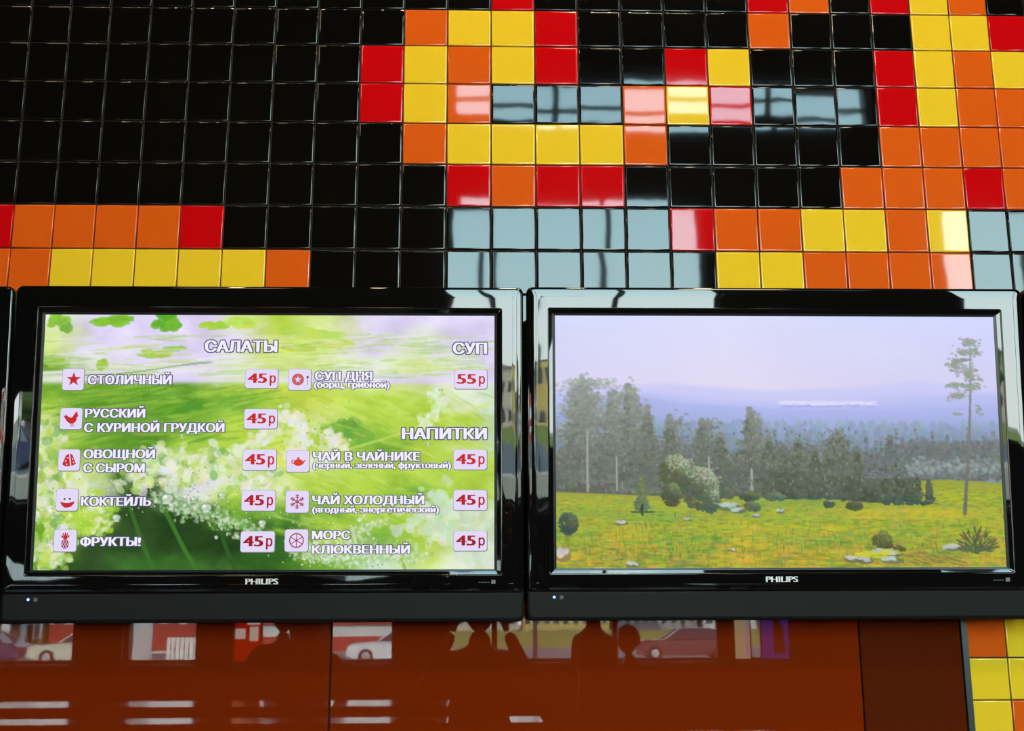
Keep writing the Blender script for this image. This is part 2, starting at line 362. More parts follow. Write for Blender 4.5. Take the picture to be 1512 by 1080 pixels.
    bush(40,695,30,36,(70,80,60),(120,128,90),170); bush(632,606,30,16,(78,84,60),(120,128,84),90); bush(715,608,34,12,(92,104,80),(130,144,110),70); bush(890,632,16,9,(76,84,52),(110,116,70),40)
    bush(975,638,28,12,(74,82,50),(110,116,70),70); bush(640,640,26,16,(96,104,70),(140,148,100),60); bush(1060,750,30,30,(82,92,48),(130,140,70),100); bush(1090,780,44,14,(70,70,44),(110,110,60),80)
    for i in range(120):
        a = random.uniform(-1.5,1.5); q = random.random(); dab(I, 1370+math.sin(a)*70*q, 790-math.cos(a)*78*q, 3, 12, (70+random.uniform(-14,30),82+random.uniform(-14,30),60), .8, a)
    for (x, y, rx, ry) in ((210,690,22,8),(560,635,36,14),(590,650,26,9),(730,652,14,9),(650,668,14,6),(1290,772,36,10),(20,790,24,22),(245,825,22,10),(140,842,24,7),(570,780,10,5),(425,680,14,5),(960,808,26,12),(1000,812,26,12),(1070,790,52,12),(1090,812,34,12)):
        dab(I, x+rx*.1, y+ry*.5, rx, ry*.8, (96,98,84), .7)
        for _ in range(9): dab(I, x+random.uniform(-.6,.6)*rx, y+random.uniform(-.5,.3)*ry, rx*random.uniform(.25,.5), ry*random.uniform(.3,.6), [v+random.uniform(-26,10) for v in (206,202,198)], .8, random.uniform(-.4,.4))
    for _ in range(40): dab(I, 1040+random.gauss(0,34), 795+random.gauss(0,6), 12, 4, (214,206,50), .6)
    for i in range(60):
        a = i/60; dab(I, 1140+a*190, 815+random.gauss(0,10), 14, 3, random.choice(((190,150,60),(150,110,50),(120,130,50))), .6, .3)
    for (x, y, rx, ry, n) in ((400,495,46,24,60),(480,540,56,34,70),(520,600,22,30,20)):
        for _ in range(n): dab(I, x+random.gauss(0, rx*.5), y+random.gauss(0, ry*.5), random.uniform(3,6), random.uniform(2,4), (186+random.uniform(-26,20), 198+random.uniform(-26,16), 162), .5)
    for _ in range(420):
        x = random.choice((380,490,650,800,905,940,1110,60,240,700))+random.gauss(0, 40); dab(I, x, random.uniform(380,600), 3.5, 6, random.choice(((86,92,78),(76,82,64),(150,156,138))), .45)
    # tall lone pine
    for i in range(90):
        q = i/90; dab(I, 1382-q*42+math.sin(q*4)*5, 110+q*560, 2.6+q*4.5, 7, (150-50*q, 148-48*q, 146-58*q), .85)
    for (x, y, rx, ry, n) in ((1385,90,30,16,60),(1355,120,24,14,40),(1400,120,20,16,30),(1330,165,28,20,60),(1370,190,34,20,70),(1320,235,24,10,40),(1370,240,40,14,70),(1330,270,34,12,50),(1350,150,30,10,40),(1390,210,24,12,30),(1400,320,10,24,16),(1330,330,16,6,10)):
        for _ in range(n): dab(I, x+random.gauss(0, rx*.5), y+random.gauss(0, ry*.5), random.uniform(4,8), random.uniform(2.5,5), (148+random.uniform(-22,16), 158+random.uniform(-20,16), 142+random.uniform(-20,20)), .6)
    g_ = np.clip((t-600)/20, 0, 1)*(fbm(70, 16)*1.4)
    I += g_[..., None]*np.array((-34., -10., 6.)); I = I*.96+np.array((9., 9., 10.))
    I += (RNG.normal(0, 1, (H_, W_))*np.clip((t-330)/200, .6, 4))[..., None]
    return I
def picture_mesh(name, I, m, parent, pw, ph):
    I = np.clip(I, 0, 255)/255; I = np.where(I <= .04045, I/12.92, ((I+.055)/1.055)**2.4)
    X, Z = np.meshgrid(np.linspace(-pw, pw, W_), np.linspace(ph, -ph, H_)); n = W_*H_
    V = np.stack([X, np.full_like(X, .006), Z], -1).reshape(-1, 3).astype(np.float32)
    i = np.arange(n).reshape(H_, W_); Q = np.stack([i[:-1, :-1], i[1:, :-1], i[1:, 1:], i[:-1, 1:]], -1).reshape(-1, 4)
    me = bpy.data.meshes.new(name); me.vertices.add(n); me.vertices.foreach_set('co', V.ravel())
    me.loops.add(Q.size); me.loops.foreach_set('vertex_index', Q.ravel().astype(np.int32))
    me.polygons.add(len(Q)); me.polygons.foreach_set('loop_start', np.arange(0, Q.size, 4, dtype=np.int32))
    me.update(calc_edges=True)
    at_ = me.color_attributes.new('picture', 'FLOAT_COLOR', 'POINT')
    at_.data.foreach_set('color', np.concatenate([I.reshape(-1, 3), np.ones((n, 1))], 1).astype(np.float32).ravel())
    me.materials.append(m); o = bpy.data.objects.new(name, me); COL.objects.link(o); o.parent = parent
    return o

# ---------------------------------------------------------------- materials
tile_bump = dict(bump=.00011, bscale=11.)
M_BLK = mat('black glazed tile', (.0035,.003,.0025), .03, .5, **tile_bump)
M_RED = mat('red glazed tile', lin((205,8,14)), .03, .5, **tile_bump)
M_ORG = mat('orange glazed tile', lin((228,94,22)), .03, .5, **tile_bump)
M_YEL = mat('yellow glazed tile', lin((246,202,44)), .03, .5, **tile_bump)
M_GROUT = mat('dark brown grout', (.030,.020,.014), .8, .3, var=.25, bscale=30)
M_PAN = mat('red lacquered glass', lin((124,37,5)), .015, .5, bump=.00012, bscale=2.2, bdet=0.)
M_PAN_DIM = mat('dimmed lacquered glass', lin((88,30,8)), .015, .5, bump=.00012, bscale=2.2, bdet=0.)  # right panel's weaker light and reflection, put into a darker colour
M_GLOSS = mat('black piano plastic', (.0035,.0035,.0035), .02, .6, bump=.0005, bscale=9., bdet=1.)
M_RIM = mat('black satin plastic', (.004,.004,.005), .3, .4)
M_MATTE = mat('charcoal matte plastic', (.007,.0072,.0065), .5, .18, bump=.00002, bscale=600)
M_BACK = mat('black back shell plastic', (.01,.01,.01), .5, .4)
M_LOGO = mat('silver lettering', (.75,.72,.70), .35, .5, metal=.3)
M_MARK = mat('grey printed marks', (.08,.08,.075), .5)
M_LED = mat('blue power light', (.02,.05,.3), .3, emit=(.25,.4,1.), es=3.)
M_SENS = mat('grey sensor window', (.12,.11,.10), .25)
M_METAL = mat('grey painted steel', (.05,.052,.055), .4, .5, metal=.4)
M_TRIM = mat('dark grey trim', (.045,.05,.05), .3, .5, metal=.5)
M_SILV = mat('brushed rail steel', (.62,.62,.62), .3, .5, metal=1.)
def screen_mat():
    m = bpy.data.materials.new('lit picture'); m.use_nodes = True; n = m.node_tree; b = n.nodes['Principled BSDF']
    a = n.nodes.new('ShaderNodeVertexColor'); a.layer_name = 'picture'
    b.inputs['Base Color'].default_value = (.005,.005,.005,1); b.inputs['Roughness'].default_value = .45; b.inputs['Specular IOR Level'].default_value = .08
    n.links.new(a.outputs['Color'], b.inputs['Emission Color']); b.inputs['Emission Strength'].default_value = .97
    return m
M_SCR = screen_mat()
def ink(name, c, s=1.): return mat(name, (.005,.005,.005), .5, .08, emit=lin(c), es=s)
I_WHITE = ink('lit white lettering', (240,236,252)); I_VIO = ink('lit violet outline', (84,78,118)); I_BOX = ink('lit pale card', (226,216,248))
I_RED = ink('lit red', (196,38,40)); I_DRED = ink('lit dark red', (158,18,34)); I_DOT = ink('lit grey dot', (120,60,70)); I_SHAD = ink('lit grey violet shadow', (120,128,120))

# ---------------------------------------------------------------- room shell
XL, XR, YB, ZC = -4.6, 7.2, -7.0, 6.5
M_FLOOR = mat('brown floor tile', (.11,.06,.04), .25, .5, var=.25, bscale=2)
M_CEIL = mat('dark ceiling paint', (.02,.018,.016), .8, .3)
M_WALL = mat('dark brown wall paint', (.035,.018,.012), .6, .3, var=.15, bscale=1.5)
M_DARK = mat('near black frame paint', (.012,.011,.011), .5, .4)
tag(MB().box(XL-.2, XR+.2, YB-.3, .25, -.2, 0, M_FLOOR).build('floor'), kind='structure')
tag(MB().box(XL-.2, XR+.2, YB-.3, .25, ZC, ZC+.3, M_CEIL).build('ceiling'), kind='structure')
tag(MB().box(XL-.2, XL, YB, .25, 0, ZC, M_WALL).build('wall_left'), kind='structure')
tag(MB().box(XR, XR+.2, YB, .25, 0, ZC, M_WALL).build('wall_right'), kind='structure')

# ---- tiled wall
wall = tag(MB().box(XL, XR, .0035, .25, 0, ZC, M_GROUT).build('wall_back'), kind='structure')
def gx(c):
    u = max(-14, min(14, c-12.)); return 1.2+.1*(u-2.956e-4*u**3)+.083*((c-12.)-u)
def gz(r):
    v = max(-11.5, min(7, r-10.)); s = (v-8.354e-4*v**3-7.075e-3*v*v); return 2.9859-1-.1*s-.085*((r-10.)-v)
def tile_mesh(name, m):
    b = MB(); L = []
    for s, y in ((.0487,.004),(.0487,.0018),(.0481,.0006),(.0469,0),(.0450,0)):
        L.append([(s,y,-s),(s,y,s),(-s,y,s),(-s,y,-s)])
    b.loops(L, m); b.add(L[-1], [(3,2,1,0)], m, True)
    # weld the face to the last ring so that the glaze rolls over smoothly
    b.v = b.v[:20]; b.f[-1] = [19,18,17,16]
    o = b.build(name); me = o.data; bpy.data.objects.remove(o); return me
TM = {k_: tile_mesh('tile', m) for k_, m in (('K', M_BLK), ('R', M_RED), ('O', M_ORG), ('Y', M_YEL))}
PAT = {   # colour rows from column -2 to column 25
 -1: 'K'*13+'RKKKKKROKRYOKKK',
 0: 'K'*11+'OYYRKKKKOKKKYYRRK',
 1: 'K'*10+'RYOYRKKRYKKKRYOYYO',
 2: 'K'*10+'RYOKKKOYRKKKRYOOOO',
 3: 'K'*11+'OYYYYOKKKKKOOOOOO',
 4: 'K'*12+'RORRKKKKKOOOROOO',
 5: 'KROOOOR'+'K'*10+'ROOYYOYKKKK',
 6: 'OOOYYYYYO'+'K'*9+'YYOOOOKKKK',
}
for k_, v_ in PAT.items(): assert len(v_) == 28, (k_, len(v_))
NT = 0
def put_tile(c, r, col, wall_=wall):
    global NT
    x0, x1, z0, z1 = gx(c), gx(c+1), gz(r+1), gz(r)
    o = bpy.data.objects.new('tile', TM[col]); COL.objects.link(o); o.parent = wall_; o.location = ((x0+x1)/2, random.uniform(-.0003,.0003), (z0+z1)/2)
    o.scale = ((x1-x0)/.1, 1, (z1-z0)/.1)
    o.rotation_euler = (random.gauss(0, R(.20)), 0, random.gauss(0, R(.18))); NT += 1
for r in sorted(PAT):
    if r < -1: continue
    s = PAT[r]
    for i in range(28):
        c = i-2; put_tile(c, r, s[i] if i < len(s) else 'K')
for r, s in ((13,'OYO'),(14,'OYO'),(15,'YYO'),(16,'YOY'),(17,'OYO')):
    for i in range(3): put_tile(21+i, r, s[i])
# the tiling goes on above the frame, at the sides and behind the screens: one joined field
rest = MB()
def rest_tile(c, r, m):
    x0, x1, z0, z1 = gx(c)+.0015, gx(c+1)-.0015, gz(r+1)+.0015, gz(r)-.0015
    rest.loops([[(x1,.004,z0),(x1,.004,z1),(x0,.004,z1),(x0,.004,z0)], [(x1-.001,.0004,z0+.001),(x1-.001,.0004,z1-.001),(x0+.001,.0004,z1-.001),(x0+.001,.0004,z0+.001)]], m, cap1=True, smooth=False)
for r in range(-24, 14):
    for c in range(-40, 60):
        if -1 <= r <= 6 and -2 <= c <= 25: continue
        if r == 13 and 21 <= c <= 23: continue
        if gx(c) < XL or gx(c+1) > XR or gz(r) > ZC: continue
        h = math.sin((c*12.9+r*78.2)*.37)*.5+math.sin(c*.45+r*.3)
        rest_tile(c, r, M_BLK if h < .55 or c < 4 or (r > 6 and c < 24) else (M_ORG, M_YEL, M_RED, M_ORG)[(c*7+r*3) % 4])
for r in range(14, 31):
    for c in range(21, 60):
        if c <= 23 and r <= 17: continue
        if gx(c+1) > XR or gz(r+1) < 0: continue
        rest_tile(c, r, (M_ORG, M_YEL, M_YEL, M_RED)[(c*5+r*3+(c*r) % 3) % 4])
tag(rest.build('distant_tiling', wall), 'tiling beyond and behind the screens', kind='stuff')
# ---- lacquered panels under the screens and the trim beside them
pz1 = gz(14)+.03
xs_ = [XL, hit(488, 1000, 0).x, hit(1271, 1000, 0).x, hit(1424, 1000, 0).x]
xe = hit(1424, 1000, -.008).x
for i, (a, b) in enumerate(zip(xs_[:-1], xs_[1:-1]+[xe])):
    mb = MB(); g = .0016; mp_ = M_PAN_DIM if i == 2 else M_PAN
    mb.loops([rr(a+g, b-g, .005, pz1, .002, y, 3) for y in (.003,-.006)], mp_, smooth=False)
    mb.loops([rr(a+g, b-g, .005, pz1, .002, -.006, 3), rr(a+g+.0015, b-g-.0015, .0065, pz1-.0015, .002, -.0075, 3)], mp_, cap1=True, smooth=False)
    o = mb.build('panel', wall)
    tag(o, ['glossy brown-red panel under the left screen', 'glossy brown-red panel between the two seams', 'narrow brown-red panel beside the trim, its dimmer light painted in'][i])
x1 = hit(1434, 1000, -.008).x
MB().loops([rr(xe, x1, .002, pz1+.01, .001, .003, 3), rr(xe, x1, .002, pz1+.01, .001, -.008, 3), rr(xe+.001, x1-.001, .003, pz1+.009, .001, -.010, 3)], M_TRIM, cap1=True, smooth=False).build('edge_strip', wall)

# ---------------------------------------------------------------- televisions
PW, PH = .455, .256
Q1 = [(64.3,463.7),(727.7,462.3),(726.8,847),(53.7,841)]
def homog(Q):
    D = [(-PW,PH),(PW,PH),(PW,-PH),(-PW,-PH)]; A = []; B = []
    for (x, y), (u, v) in zip(Q, D):
        A += [[x,y,1,0,0,0,-u*x,-u*y],[0,0,0,x,y,1,-v*x,-v*y]]; B += [u, v]
    h = np.linalg.solve(np.array(A, float), np.array(B, float))
    return lambda x, y: ((h[0]*x+h[1]*y+h[2])/(h[6]*x+h[7]*y+1), (h[3]*x+h[4]*y+h[5])/(h[6]*x+h[7]*y+1))
TVM = {}
def tv_geometry():
    k_ = .045/.059
    def ring(p, y, r, pb=None):
        pb = p*k_ if pb is None else pb
        return rr(-PW-p, PW+p, -PH-pb, PH+p*.995, r, y, 5, min(r, .004))
    a = MB()
    a.loops([ring(.0055,.0058,.002), ring(.0055,.0030,.002), ring(.0125,.0014,.004)], M_GLOSS, smooth=False)      # bevelled inner lip
    a.loops([ring(.0125,.0014,.004), ring(.0135,0,.004), ring(.016,0,.005), ring(.035,0,.008), ring(.053,0,.011), ring(.0570,.0008,.012), ring(.0587,.003,.012), ring(.059,.012,.012)], M_GLOSS)
    TVM['bezel'] = a
    b = MB(); b.loops([rr(-PW, PW, -PH, PH, .0005, .0062), rr(-PW, PW, -PH, PH, .0005, .0046), rr(-PW-.0054, PW+.0054, -PH-.0044, PH+.005, .002, .0036), rr(-PW-.0054, PW+.0054, -PH-.0044, PH+.005, .002, .0062)], M_RIM, smooth=False)
    TVM['screen_rim'] = b
    z1 = -PH-.0452; z0 = -PH-.103; X = PW+.059
    c = MB(); c.loops([rr(-X, X, z0, z1, .001, .030, 5, .012), rr(-X, X, z0, z1, .001, .0045, 5, .012), rr(-X+.0015, X-.0015, z0+.002, z1-.0006, .001, .0022, 5, .011), rr(-X+.006, X-.006, z0+.008, z1-.003, .001, .0012, 5, .010)], M_MATTE, cap1=True)
    TVM['speaker_bar'] = c
    d = MB(); T = PH+.0585
    def sh(i, y, r): return rr(-X+i, X-i, z0+i, T-i, max(r, .002), y)
    d.loops([sh(.0008,.0121,.012), sh(.0008,.034,.012), sh(.006,.040,.014), sh(.05,.050,.03), sh(.13,.082,.05)], M_BACK, cap0=True, cap1=True)
    for i in range(14): d.box(-.24+i*.035, -.22+i*.035, .080, .0835, .02, .10, M_MATTE)
    TVM['back_shell'] = d
tv_geometry()
_B = {k_: None for k_ in TVM}
def tv(label, pos, tilt, bracket=True):
    t = empty('television', pos); t.rotation_euler = (tilt, 0, 0)
    tag(t, label, 'television', 'row of wall-mounted televisions')
    for n_, mb in TVM.items():
        if _B[n_] is None: o = mb.build(n_, t); _B[n_] = o.data
        else: o = bpy.data.objects.new(n_, _B[n_]); COL.objects.link(o); o.parent = t
    # bracket reaching to the tiles
    b = MB(); inv = Matrix.Rotation(-tilt, 4, 'X')
    gap = -pos[1]
    b.box(-.20, .20, .082, .090, -.10, .10, M_METAL)
    for s in (-.15, .15):
        b.box(s-.012, s+.012, .088, gap/math.cos(tilt)-.012, -.02, .02, M_METAL)
    b.box(-.22, .22, gap-.0125, gap-.0075, -.09, .09, M_METAL, inv)
    b.build('wall_bracket', t)
    lg = MB(); cx, cz = -.004, -PH-.0225
    text(lg, 'PHILIPS', cx-.0325, cx+.0325, cz-.0055, cz+.0062, -.0012, M_LOGO, bold=.045)
    tag(lg.build('logo', t), 'silver capital letters under the picture')
    mk = MB()
    for i in range(5): mk.box(.424+i*.0045, .4272+i*.0045, -.0012, -.0002, -PH-.0262, -PH-.0246, M_MARK)
    mk.loops([rr(.449,.4575,-PH-.0285,-PH-.0205,.0012,-.0002,3), rr(.449,.4575,-PH-.0285,-PH-.0205,.0012,-.0012,3)], mat('grey badge', (.17,.17,.165), .5), cap1=True, smooth=False)
    mk.build('badge_marks', t)
    MB().ball((-.460, .0014, -PH-.0565), .0028, M_LED, 10, 6, (1,.5,1)).build('power_light', t)
    MB().loops([rr(-.449,-.4415,-PH-.0605,-PH-.0530,.001,.002,3), rr(-.449,-.4415,-PH-.0605,-PH-.0530,.001,.0006,3)], M_SENS, cap1=True, smooth=False).build('remote_sensor', t)
    return t
TILT = R(5.0)
T1 = tv('large black flat television showing a Cyrillic menu of salads, soup and drinks on green leaves', (.6504,-.1297,1.948), TILT)
T2 = tv('large black flat television showing a misty meadow and pine wood landscape', (1.6847,-.1297,1.9495), TILT)
T0 = tv('black television cut off by the left edge, only its right frame in view', (.6504-1.034,-.1297,1.9465), TILT)
T3 = tv('black television cut off by the right edge, only a sliver of its frame in view', (1.6847+1.034,-.1297,1.951), TILT)
menuI = menu_picture(); landI = landscape_picture()
S1 = tag(picture_mesh('screen', menuI, M_SCR, T1, PW, PH), 'lit menu with white and red lettering over lettuce leaves')
S2 = tag(picture_mesh('screen', landI, M_SCR, T2, PW, PH), 'lit picture of a sunny meadow before hazy firs and hills')
for T_, s_, lb in ((T0, S2, 'screen beyond the left edge'), (T3, S1, 'screen beyond the right edge')):
    o = bpy.data.objects.new('screen', s_.data); COL.objects.link(o); o.parent = T_

h1 = homog(Q1)
def rect(px0, py0, px1, py1):
    a = h1((px0), (py0+py1)/2); b = h1(px1, (py0+py1)/2); c = h1((px0+px1)/2, py0); d = h1((px0+px1)/2, py1)
    return a[0], b[0], d[1], c[1]
YS = .0056      # lettering lies just in front of the picture
def line(name, body, x0, y0, x1, y1, off=.008, out=.075, caph=CAPH, lab=None):
    X0, X1, Z0, Z1 = rect(x0, y0, x1, y1); mb = MB()
    text(mb, body, X0, X1, Z0, Z1, YS, I_WHITE, off=off, outline=out, caph=caph, om=I_VIO, bold=.052)
    o = mb.build(name, S1, fix=False); o['label'] = lab or ('white line of menu lettering reading ' + body)
line('menu_heading', 'САЛАТЫ', 295.5, 501.5, 402.5, 518.5)
line('menu_heading', 'СУП', 664.5, 503.5, 716.5, 520.5)
line('menu_heading', 'НАПИТКИ', 588, 633.5, 716, 650.5)
for b_, x0, y0, x1, y1 in (('СТОЛИЧНЫЙ',126.5,554,248,567.5),('РУССКИЙ',123.5,604,210.5,617),('С КУРИНОЙ ГРУДКОЙ',122.5,625.5,326,638.5),
        ('ОВОЩНОЙ',122.5,664.5,225.5,677.5),('С СЫРОМ',122.5,685,211,698),('КОКТЕЙЛЬ',120,734.5,221,747.5),('ФРУКТЫ!',120,793.5,207,806.5),
        ('СУП ДНЯ',458,548,544,561),('ЧАЙ В ЧАЙНИКЕ',456,669.5,616,682.5),('ЧАЙ ХОЛОДНЫЙ',455.5,735,622,748),('МОРС',455.5,787,512.5,799.5),('КЛЮКВЕННЫЙ',455.5,809,601,821.5)):
    line('menu_item', b_, x0, y0, x1, y1)
for b_, x0, y0, x1, y1 in (('(борщ, грибной)',457,563,570,572.5),('(черный, зеленый, фруктовый)',456,684.5,662,694),('(ягодный, энергетический)',455.5,751,644,760.5)):
    line('item_note', b_, x0, y0, x1, y1, out=.085)
def card(mb, x0, y0, x1, y1):
    X0, X1, Z0, Z1 = rect(x0, y0, x1, y1)
    mb.add(rr(X0-.0006, X1+.0014, Z0-.0016, Z1+.0004, .005, .0058), [list(range(20))[::-1]], I_SHAD)
    mb.add(rr(X0, X1, Z0, Z1, .0048, YS), [list(range(20))[::-1]], I_BOX)
    return X0, X1, Z0, Z1
for i, (x0, y0, x1, y1, n_) in enumerate(((355.5,544.5,403.5,573,'45'),(354.5,604.5,403,634,'45'),(353.2,665,402.3,696,'45'),(352,726,401.3,756.5,'45'),(351.2,787,400.8,817.5,'45'),
        (667,545,716.3,574,'55'),(665.6,666.5,715.8,696.5,'45'),(665.6,727.7,715.8,758,'45'),(665.6,789.3,715.8,819,'45'))):
    mb = MB(); X0, X1, Z0, Z1 = card(mb, x0, y0, x1, y1); Wd = X1-X0; Hd = Z1-Z0
    m_ = I_DRED if y0 > 780 else (I_RED if y0 < 720 else mat('lit deep red', (.005,.005,.005), .5, .08, emit=lin((180,24,34))))
    for bo, a, b in ((n_, .07, .67), ('р', .75, .94)):
        text(mb, bo, X0+Wd*a, X0+Wd*b, Z0+Hd*.27, Z0+Hd*(.80 if bo != 'р' else .80), YS-.0004, m_, bold=.042 if bo != 'р' else .03)
    o = mb.build('price_card', S1, fix=False); o['label'] = 'pale price card reading ' + n_ + 'р'
def icon(x0, y0, x1, y1, fn, lab):
    mb = MB(); X0, X1, Z0, Z1 = card(mb, x0, y0, x1, y1); cx, cz, s = (X0+X1)/2, (Z0+Z1)/2, (X1-X0)/2
    def poly(P, m=I_RED, y=YS-.0004): mb.add([(cx+p[0]*s, y, cz+p[1]*s) for p in P], [list(range(len(P)))], m)
    def disc(x, z, r, m=I_RED, y=YS-.0004, rz=None): poly([(x+r*math.cos(a), z+(rz or r)*math.sin(a)) for a in [i*math.pi/12 for i in range(24)]], m, y)
    def bar(xa, za, xb, zb, w_, m=I_RED, y=YS-.0004):
        d = Vector((xb-xa, zb-za)).normalized(); n_ = Vector((-d.y, d.x))*w_/2
        poly([(xa+n_.x, za+n_.y), (xa-n_.x, za-n_.y), (xb-n_.x, zb-n_.y), (xb+n_.x, zb+n_.y)], m, y)
    fn(poly, disc, bar); o = mb.build('menu_icon', S1, fix=False); o['label'] = lab
def star(cx, cz, ro, rot=90): return [(cx+(ro if i % 2 == 0 else ro*.40)*math.cos(R(rot+36*i)), cz+(ro if i % 2 == 0 else ro*.40)*math.sin(R(rot+36*i))) for i in range(10)]
def ic_star(poly, disc, bar):
    S_ = star(.05, 0, .70)
    for i in range(0, 10, 2): poly([(.05, 0), S_[i-1], S_[i], S_[i+1]])
def ic_hen(poly, disc, bar):
    poly([(-.72,.30),(-.52,.26),(-.50,.42),(-.32,.22),(-.10,.10),(.12,.14),(.22,.34),(.38,.52),(.58,.40),(.66,.24),(.50,.10),(.50,-.14),(.36,-.34),(.10,-.46),(-.16,-.42),(-.40,-.20),(-.56,.04)])
    bar(.0,-.4,.0,-.66,.07); bar(.2,-.4,.2,-.66,.07); bar(.0,-.66,.12,-.66,.06); bar(.2,-.66,.32,-.66,.06)
    poly([(.36,.50),(.40,.68),(.48,.56),(.56,.66),(.58,.42)])
def ic_veg(poly, disc, bar):
    poly([(-.62,-.42),(-.30,.44),(-.02,.58),(.12,-.58),(-.3,-.6)]); poly([(.08,.60),(.30,.50),(.66,-.34),(.44,-.48),(.24,-.56)])
    for x, z in ((-.30,-.1),(-.12,.2),(-.2,-.4),(.34,.1),(.44,-.22)): disc(x, z, .07, I_BOX, YS-.0008)
def ic_smile(poly, disc, bar):
    P = [(-.62,-.18),(-.3,-.26),(0,-.29),(.3,-.26),(.72,-.14)]; Q_ = [(.66,-.34),(.42,-.62),(.1,-.74),(-.2,-.72),(-.46,-.52)]
    poly(P+Q_); disc(-.22, .06, .10, I_DOT); disc(.26, .08, .10, I_DOT)
def ic_pine(poly, disc, bar):
    for a in range(-60, 61, 30): bar(0, .12, .42*math.sin(R(a)), .16+.56*math.cos(R(a)), .12)
    disc(0, -.30, .34, I_DRED, rz=.44)
    for k_ in (-.22, 0, .22): bar(k_-.2, -.70, k_+.2, .08, .035, I_BOX, YS-.0008); bar(k_+.2, -.70, k_-.2, .08, .035, I_BOX, YS-.0008)
def ic_soup(poly, disc, bar):
    disc(-.16, 0, .54, mat('lit rose red', (.005,.005,.005), .5, .08, emit=lin((196,96,96))))
    S_ = star(-.16, 0, .34)
    for i in range(0, 10, 2): poly([(-.16, 0), S_[i-1], S_[i], S_[i+1]], I_BOX, YS-.0008)
    disc(.70, .22, .11, I_DOT); bar(.70, .1, .70, -.5, .06, I_SHAD)
def ic_pot(poly, disc, bar):
    m = mat('lit vermilion', (.005,.005,.005), .5, .08, emit=lin((214,64,36)))
    disc(.05, -.12, .42, m, rz=.30); poly([(-.2,.10),(0,.26),(.08,.26),(.28,.10)], m); disc(.04, .30, .08, m)
    poly([(.34,-.2),(.54,.06),(.72,.12),(.62,.0),(.46,-.30)], m)
    for a in range(-90, 91, 30): disc(-.40-.12*math.cos(R(a)), -.06+.16*math.sin(R(a)), .05, m)
def ic_snow(poly, disc, bar):
    m = mat('lit wine red', (.005,.005,.005), .5, .08, emit=lin((160,60,84)))
    for a in range(0, 180, 60):
        c, s_ = math.cos(R(a+90)), math.sin(R(a+90)); bar(-.64*c, -.64*s_, .64*c, .64*s_, .09, m)
    for a in range(0, 360, 60):
        c, s_ = math.cos(R(a+90)), math.sin(R(a+90))
        for q in (.30, .46):
            for d in (-1, 1):
                c2, s2 = math.cos(R(a+90+d*50)), math.sin(R(a+90+d*50)); bar(q*c, q*s_, q*c+.2*c2, q*s_+.2*s2, .07, m)
def ic_wheel(poly, disc, bar):
    m = mat('lit wine red', (.005,.005,.005), .5, .08, emit=lin((160,60,84)))
    disc(0, 0, .64, m); disc(0, 0, .54, I_BOX, YS-.0006)
    for a in range(0, 180, 60):
        c, s_ = math.cos(R(a+90)), math.sin(R(a+90)); bar(-.58*c, -.58*s_, .58*c, .58*s_, .07, m, YS-.0008)
    disc(0, 0, .12, m, YS-.0009)
for b_, f_, l_ in (((90.3,544.5,121,576), ic_star, 'pale card with a red five-pointed star'), ((88,603,119.5,634.3), ic_hen, 'pale card with a red hen'),
        ((86.6,664,117.3,695.5), ic_veg, 'pale card with red cut vegetables'), ((84.6,722,115.6,754.4), ic_smile, 'pale card with a red smile and two dots'),
        ((82.6,782,114.6,814), ic_pine, 'pale card with a red pineapple'), ((419.3,544.5,452.4,575.8), ic_soup, 'pale card with a star in a round red plate'),
        ((417.3,666.7,450.6,699), ic_pot, 'pale card with a red teapot'), ((416.6,727,450.6,759.8), ic_snow, 'pale card with a wine-red snowflake'),
        ((415.8,784.7,450,817.6), ic_wheel, 'pale card with a red fruit slice')):
    icon(*b_, f_, l_)
# the outer right screen shows the same menu picture; the outer left one the same meadow

#STREET#
# ---------------------------------------------------------------- window wall behind the camera (seen mirrored in the glaze)
def glass_mat():
    m = bpy.data.materials.new('window glass'); m.use_nodes = True; n = m.node_tree; n.nodes.clear()
    o = n.nodes.new('ShaderNodeOutputMaterial'); t = n.nodes.new('ShaderNodeBsdfTransparent'); g = n.nodes.new('ShaderNodeBsdfGlossy')
    fr = n.nodes.new('ShaderNodeFresnel'); mx = n.nodes.new('ShaderNodeMixShader'); t.inputs[0].default_value = (.93,.96,.95,1); g.inputs['Roughness'].default_value = 0; fr.inputs[0].default_value = 1.5
    n.links.new(fr.outputs[0], mx.inputs[0]); n.links.new(t.outputs[0], mx.inputs[1]); n.links.new(g.outputs[0], mx.inputs[2]); n.links.new(mx.outputs[0], o.inputs[0]); return m
M_GLASS = glass_mat()
def X_(px, py): return mir(px, py, YB).x
xa, xb = (X_(655,950)+X_(667,390))/2, (X_(1035,950)+X_(1075,390))/2
SILL = mir(750, 979, YB).z
HEAD = mir(750, 284, YB).z; TR0 = mir(750, 184, YB).z; TR1 = mir(750, 106, YB).z
WIN = [  # x0, x1, z0, z1, mullions
    (XL+.3, X_(108,950), SILL, SILL+.95, 1), (X_(181,950), X_(291,950), SILL, SILL+.95, 0), (X_(345,950), X_(430,950), SILL, SILL+.95, 0),
    (X_(480,950), X_(583,950), SILL, SILL+.95, 0), (xa, xb, SILL, HEAD, 2), (xa, X_(1292,150), TR0, TR1, 3),
    (X_(1080,950), X_(1166,950), SILL, SILL+.95, 0), (X_(1385,390), XR-.3, SILL+.52, HEAD-.05, 1)]
